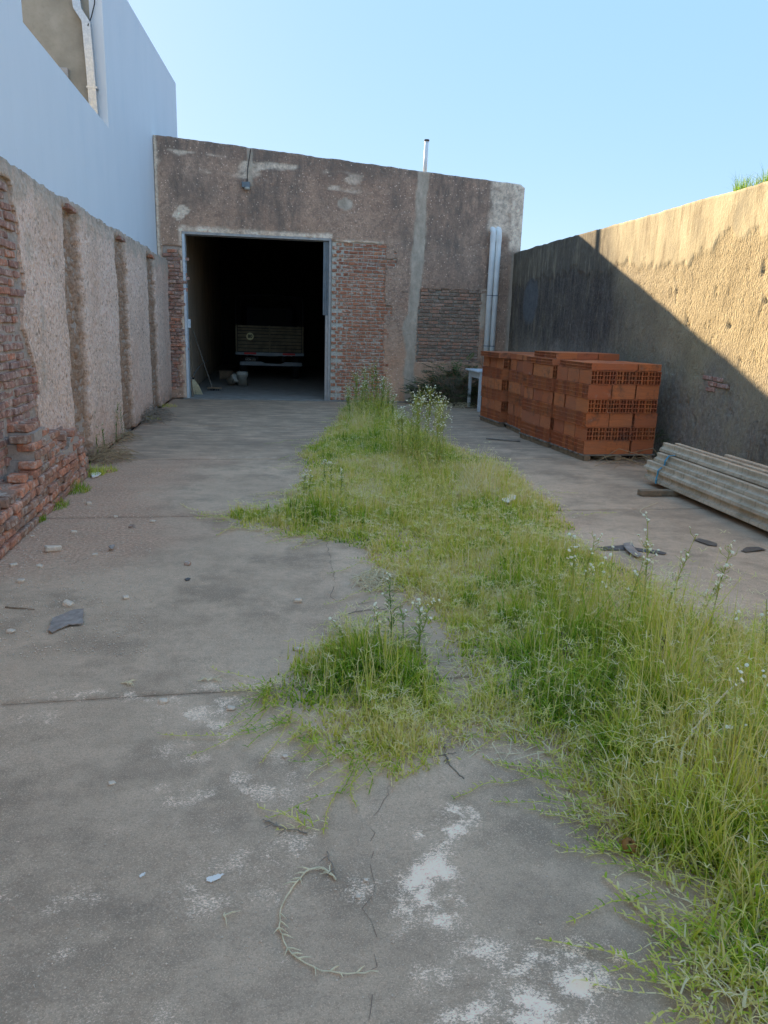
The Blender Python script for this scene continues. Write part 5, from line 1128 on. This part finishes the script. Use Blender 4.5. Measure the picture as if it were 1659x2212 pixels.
# ================================================================== rubble, litter
def stone_mesh(rr, sx, sy, sz, mat, name):
    q = MB(); q.bbox(-sx, sx, -sy, sy, -sz, sz, min(sx, sy, sz)*.5, None, min(sx, sy, sz)*.28, rr); return q.mesh(name, [mat])
ST = [(115, 1190, .045, 'flat pale block of mortar lying on the left concrete', 1.), (30, 1222, .028, 'pale rubble piece at the left picture edge, upper one', 1), (45, 1258, .034, 'rounded pale rubble piece near the left edge', 1), (86, 1225, .028, 'brownish rubble piece right of the rounded one', 1), (148, 1308, .036, 'pale mortar chunk just above the rubber sheet', 1), (272, 1293, .024, 'pale rubble piece right of the rubber sheet', 1), (24, 1366, .024, 'small block at the left edge below the stick', 1), (405, 1220, .026, 'brown brick chip alone in the middle of the concrete', 2),
      (644, 1300, .026, 'pale stone left of the crack', 1), (645, 1404, .022, 'pale stone just left of the foreground tuft', 1), (353, 1518, .022, 'angular white stone below the joint', 1), (500, 1532, .024, 'round pale stone at the left tip of the tuft', 1), (242, 1694, .016, 'small stone alone on the near left concrete', 3), (790, 1903+0, .010, 'tiny pale pebble inside the hooked runner, upper one', 1), (774, 2283-345, .010, 'tiny pale pebble inside the hooked runner, lower one', 1), (192, 1090, .030, 'grey rubble lump near the footing', 1), (205, 1200, .020, 'small rubble piece in the pink grit on the left', 1), (285, 1140, .026, 'brown chip on the dirt line in the concrete', 2), (330, 1128, .026, 'flat pale chip on the dirt line', 1), (283, 1028-45, .02, 'orange brick chip beyond the white lid', 4), (235, 1020, .03, 'orange brick chip right of the white lid', 4), (700, 1246+200-60, .012, 'little stone behind the tuft', 1), (250, 1118, .022, 'chip of rubble in the grit by the left wall', 1), (160, 1150, .024, 'flat chip in the grit below the footing', 1), (70, 1160, .022, 'grey chip close to the footing end', 1), (616, 1635, .012, 'oval pebble left of the runners', 1)]
for i, (u, v, s, lab, kd) in enumerate(ST):
    rr = random.Random(500+i); p = G(u, v); mat = {1: STONE, 2: BR4, 3: STONE, 4: BR1}[kd]; s = s*.8; sx, sy, sz = s*rr.uniform(.9, 1.2), s*rr.uniform(.6, .9), s*rr.uniform(.35, .55)
    if i == 0: sx, sy, sz = .058, .036, .02
    o = link('stone', stone_mesh(rr, sx, sy, sz, mat, 'stone')); o.location = (p.x, p.y, sz*.9); o.rotation_euler = (rr.uniform(-.12, .12), rr.uniform(-.12, .12), rr.uniform(-.6, .6)); tag(o, lab, 'stone', 'loose stones on the concrete')
rr = random.Random(77); q = MB(); N = 0
for i in range(3000):
    u = rr.uniform(-120, 330) if i < 2400 else rr.uniform(0, 1200); v = rr.uniform(1010, 1420) if i < 2400 else rr.uniform(1150, 2200); p = G(u, v)
    if p.x < XL+.05 or p.x > 1.6 or (i < 2400 and p.x > -.6 and rr.random() < .8): continue
    s = rr.uniform(.002, .007)*(1.3 if rr.random() < .08 else 1)*(1 if v < 1450 else .6); c = Vector((p.x, p.y, s*.5)); vs = [c+Vector((rr.uniform(.6, 1.1)*s*a, rr.uniform(.6, 1.1)*s*b, rr.uniform(.5, .9)*s*d)) for a, b, d in ((1, 0, 0), (-1, 0, 0), (0, 1, 0), (0, -1, 0), (0, 0, 1), (0, 0, -1))]
    q.add(vs, [(0, 2, 4), (2, 1, 4), (1, 3, 4), (3, 0, 4), (2, 0, 5), (1, 2, 5), (3, 1, 5), (0, 3, 5)])
tag(q.build('gravel', STONE), 'fine pale grit and pebbles scattered over the concrete', 'gravel', None, 'stuff')
def flat_piece(name, uv, th, mat, label, cat, z=.004, seed=0, curl=.012, sub=6):
    # a thin torn sheet with its own thickness and a little curl
    rr = random.Random(seed); P = [G(u, v) for u, v in uv]; c = sum(P, Vector())/len(P); R = []
    n = len(P)
    for i in range(n):
        for k in range(sub): R.append(P[i].lerp(P[(i+1) % n], k/sub)+Vector((rr.uniform(-.004, .004), rr.uniform(-.004, .004), 0)))
    m_ = len(R); q = MB(); vs = []
    for f in (1., .66, .33):
        for p in R: d = (p-c)*f; vs.append((d.x, d.y, z+th+curl*(.5+.5*math.sin(d.x*23+seed)*math.cos(d.y*19))*f*f))
    vs.append((0, 0, z+th)); fs = []
    for a in range(2): fs += [(a*m_+i, a*m_+(i+1) % m_, (a+1)*m_+(i+1) % m_, (a+1)*m_+i) for i in range(m_)]
    fs += [(2*m_+i, 2*m_+(i+1) % m_, 3*m_) for i in range(m_)]; b = len(vs); vs += [(x, y, max(.001, zz-th)) for x, y, zz in vs[:m_]]; fs += [(i, b+i, b+(i+1) % m_, (i+1) % m_) for i in range(m_)]+[tuple(b+i for i in range(m_))[::-1]]
    q.add(vs, fs); o = q.build(name, mat); o.location = (c.x, c.y, 0); tag(o, label, cat); return o
flat_piece('rubber_sheet', [(105, 1366), (113, 1340), (140, 1330), (158, 1320), (180, 1318), (180, 1352), (150, 1354), (128, 1362), (112, 1370)], .006, SLATE, 'torn blue-grey rubber sheet lying flat on the left concrete', 'rubber sheet', .004, 1, .010)
flat_piece('plastic_lid', [(196, 1030), (203, 1024), (215, 1023), (218, 1027), (212, 1032), (200, 1034)], .012, TRASH, 'small white plastic lid beside the left wall', 'litter', .004, 2, .02)
flat_piece('foil_scrap', [(234, 1189), (243, 1183), (248, 1182), (245, 1190), (240, 1192)], .004, SLATE, 'crumpled grey foil scrap on the left concrete', 'litter', .004, 3, .03)
flat_piece('dark_scrap', [(399, 1253), (405, 1250), (411, 1251), (408, 1255), (402, 1256)], .003, BLACKP, 'tiny dark plastic scrap in the middle of the concrete', 'litter', .003, 4, .01)
flat_piece('paint_spot', [(446, 1898), (460, 1892), (484, 1888), (480, 1894), (462, 1904), (452, 1907)], .0015, TRASH, 'splash of dried white paint on the near concrete', 'paint splash', .001, 5, .001)
flat_piece('paint_spot', [(302, 1894), (308, 1888), (314, 1886), (311, 1893), (304, 1896)], .0015, TRASH, 'tiny pale green paint fleck on the near concrete', 'paint splash', .001, 6, .001)
flat_piece('black_sheet', [(1600, 1191), (1612, 1185), (1638, 1184), (1655, 1190), (1640, 1192), (1610, 1195)], .002, BLACKP, 'crumpled black plastic sheet beside the joists', 'plastic sheet', .004, 7, .012)
flat_piece('black_sheet', [(1498, 1168), (1510, 1164), (1550, 1176), (1548, 1182), (1530, 1180)], .002, BLACKP, 'narrow scrap of black plastic on the right concrete', 'plastic sheet', .004, 8, .008)
flat_piece('black_strip', [(1290, 1186), (1345, 1180), (1440, 1197), (1436, 1200), (1350, 1185), (1300, 1190)], .002, BLACKP, 'long black plastic strip at the right edge of the grass', 'plastic strip', .006, 9, .012)
flat_piece('black_strip', [(1345, 1182), (1362, 1180), (1385, 1205), (1378, 1210), (1352, 1196)], .004, SLATE, 'short bluish plastic strip folded over the black one', 'plastic strip', .012, 10, .02)
flat_piece('paper_scrap', [(1082, 1098), (1100, 1088), (1115, 1086), (1112, 1094), (1098, 1104)], .01, TRASH, 'crumpled white paper in the grass in mid yard', 'litter', .06, 11, .04)
a = G(1050, 949); b = G(1124, 955)
q = MB(); q.bbox(-.3, .3, -.02, .02, 0, .018, .003); o = q.build('wooden_lath', OLDWOOD); o.location = ((a.x+b.x)/2, (a.y+b.y)/2, .005); o.scale = ((b-a).length/.6, 1, 1); o.rotation_euler = (0, 0, math.atan2(b.y-a.y, b.x-a.x)); tag(o, 'thin wooden lath lying in front of the brick stacks', 'lath')
# rusty half pipe by the stack
p = G(1358, 990); q = MB(); n = 14; vs = []
for yy in (-.13, .13):
    for r in (.085, .079):
        for k in range(n): an = math.pi*k/(n-1); vs.append((r*math.cos(an), yy, r*math.sin(an)*.85))
for k in range(n-1): q_ = k
fs = [(k, k+1, 2*n+k+1, 2*n+k) for k in range(n-1)]+[(n+k, 3*n+k, 3*n+k+1, n+k+1) for k in range(n-1)]+[(k, n+k, n+k+1, k+1) for k in range(n-1)]+[(2*n+k, 2*n+k+1, 3*n+k+1, 3*n+k) for k in range(n-1)]+[(0, 2*n, 3*n, n), (n-1, 2*n-1, 4*n-1, 3*n-1)]
q.add(vs, fs); o = q.build('half_pipe', RUST, None, False); o.location = (p.x, p.y+.1, .004); o.rotation_euler = (0, 0, RAD(35)); tag(o, 'rusty half-round tile lying in front of the nearest stack', 'tile')
# rotten fruit
p = G(1354, 1836); q = MB(); rr = random.Random(4); n = 12; vs = []; rows = 8
for i in range(rows):
    th = .35+(math.pi-.45)*i/(rows-1)
    for k in range(n): r = .026*(1+rr.uniform(-.07, .07)); vs.append((r*math.sin(th)*math.cos(6.283*k/n), r*math.sin(th)*math.sin(6.283*k/n), .024+r*math.cos(th)*.95))
for k in range(n): vs.append((.007*math.cos(6.283*k/n), .007*math.sin(6.283*k/n), .030))
fs = [(i*n+k, i*n+(k+1) % n, (i+1)*n+(k+1) % n, (i+1)*n+k) for i in range(rows-1) for k in range(n)]+[(k, rows*n+k, rows*n+(k+1) % n, (k+1) % n) for k in range(n)]+[tuple((rows-1)*n+k for k in range(n))]
q.add(vs, fs); ORG = simple('dried_fruit', (.34, .16, .045), .8, .35, 40, .4); o = q.build('dried_fruit', ORG, None, True); o.location = (p.x, p.y, 0); o.rotation_euler = (RAD(25), 0, 0); o.location.z = .002; tag(o, 'shrivelled orange fruit at the edge of the near grass', 'fruit')
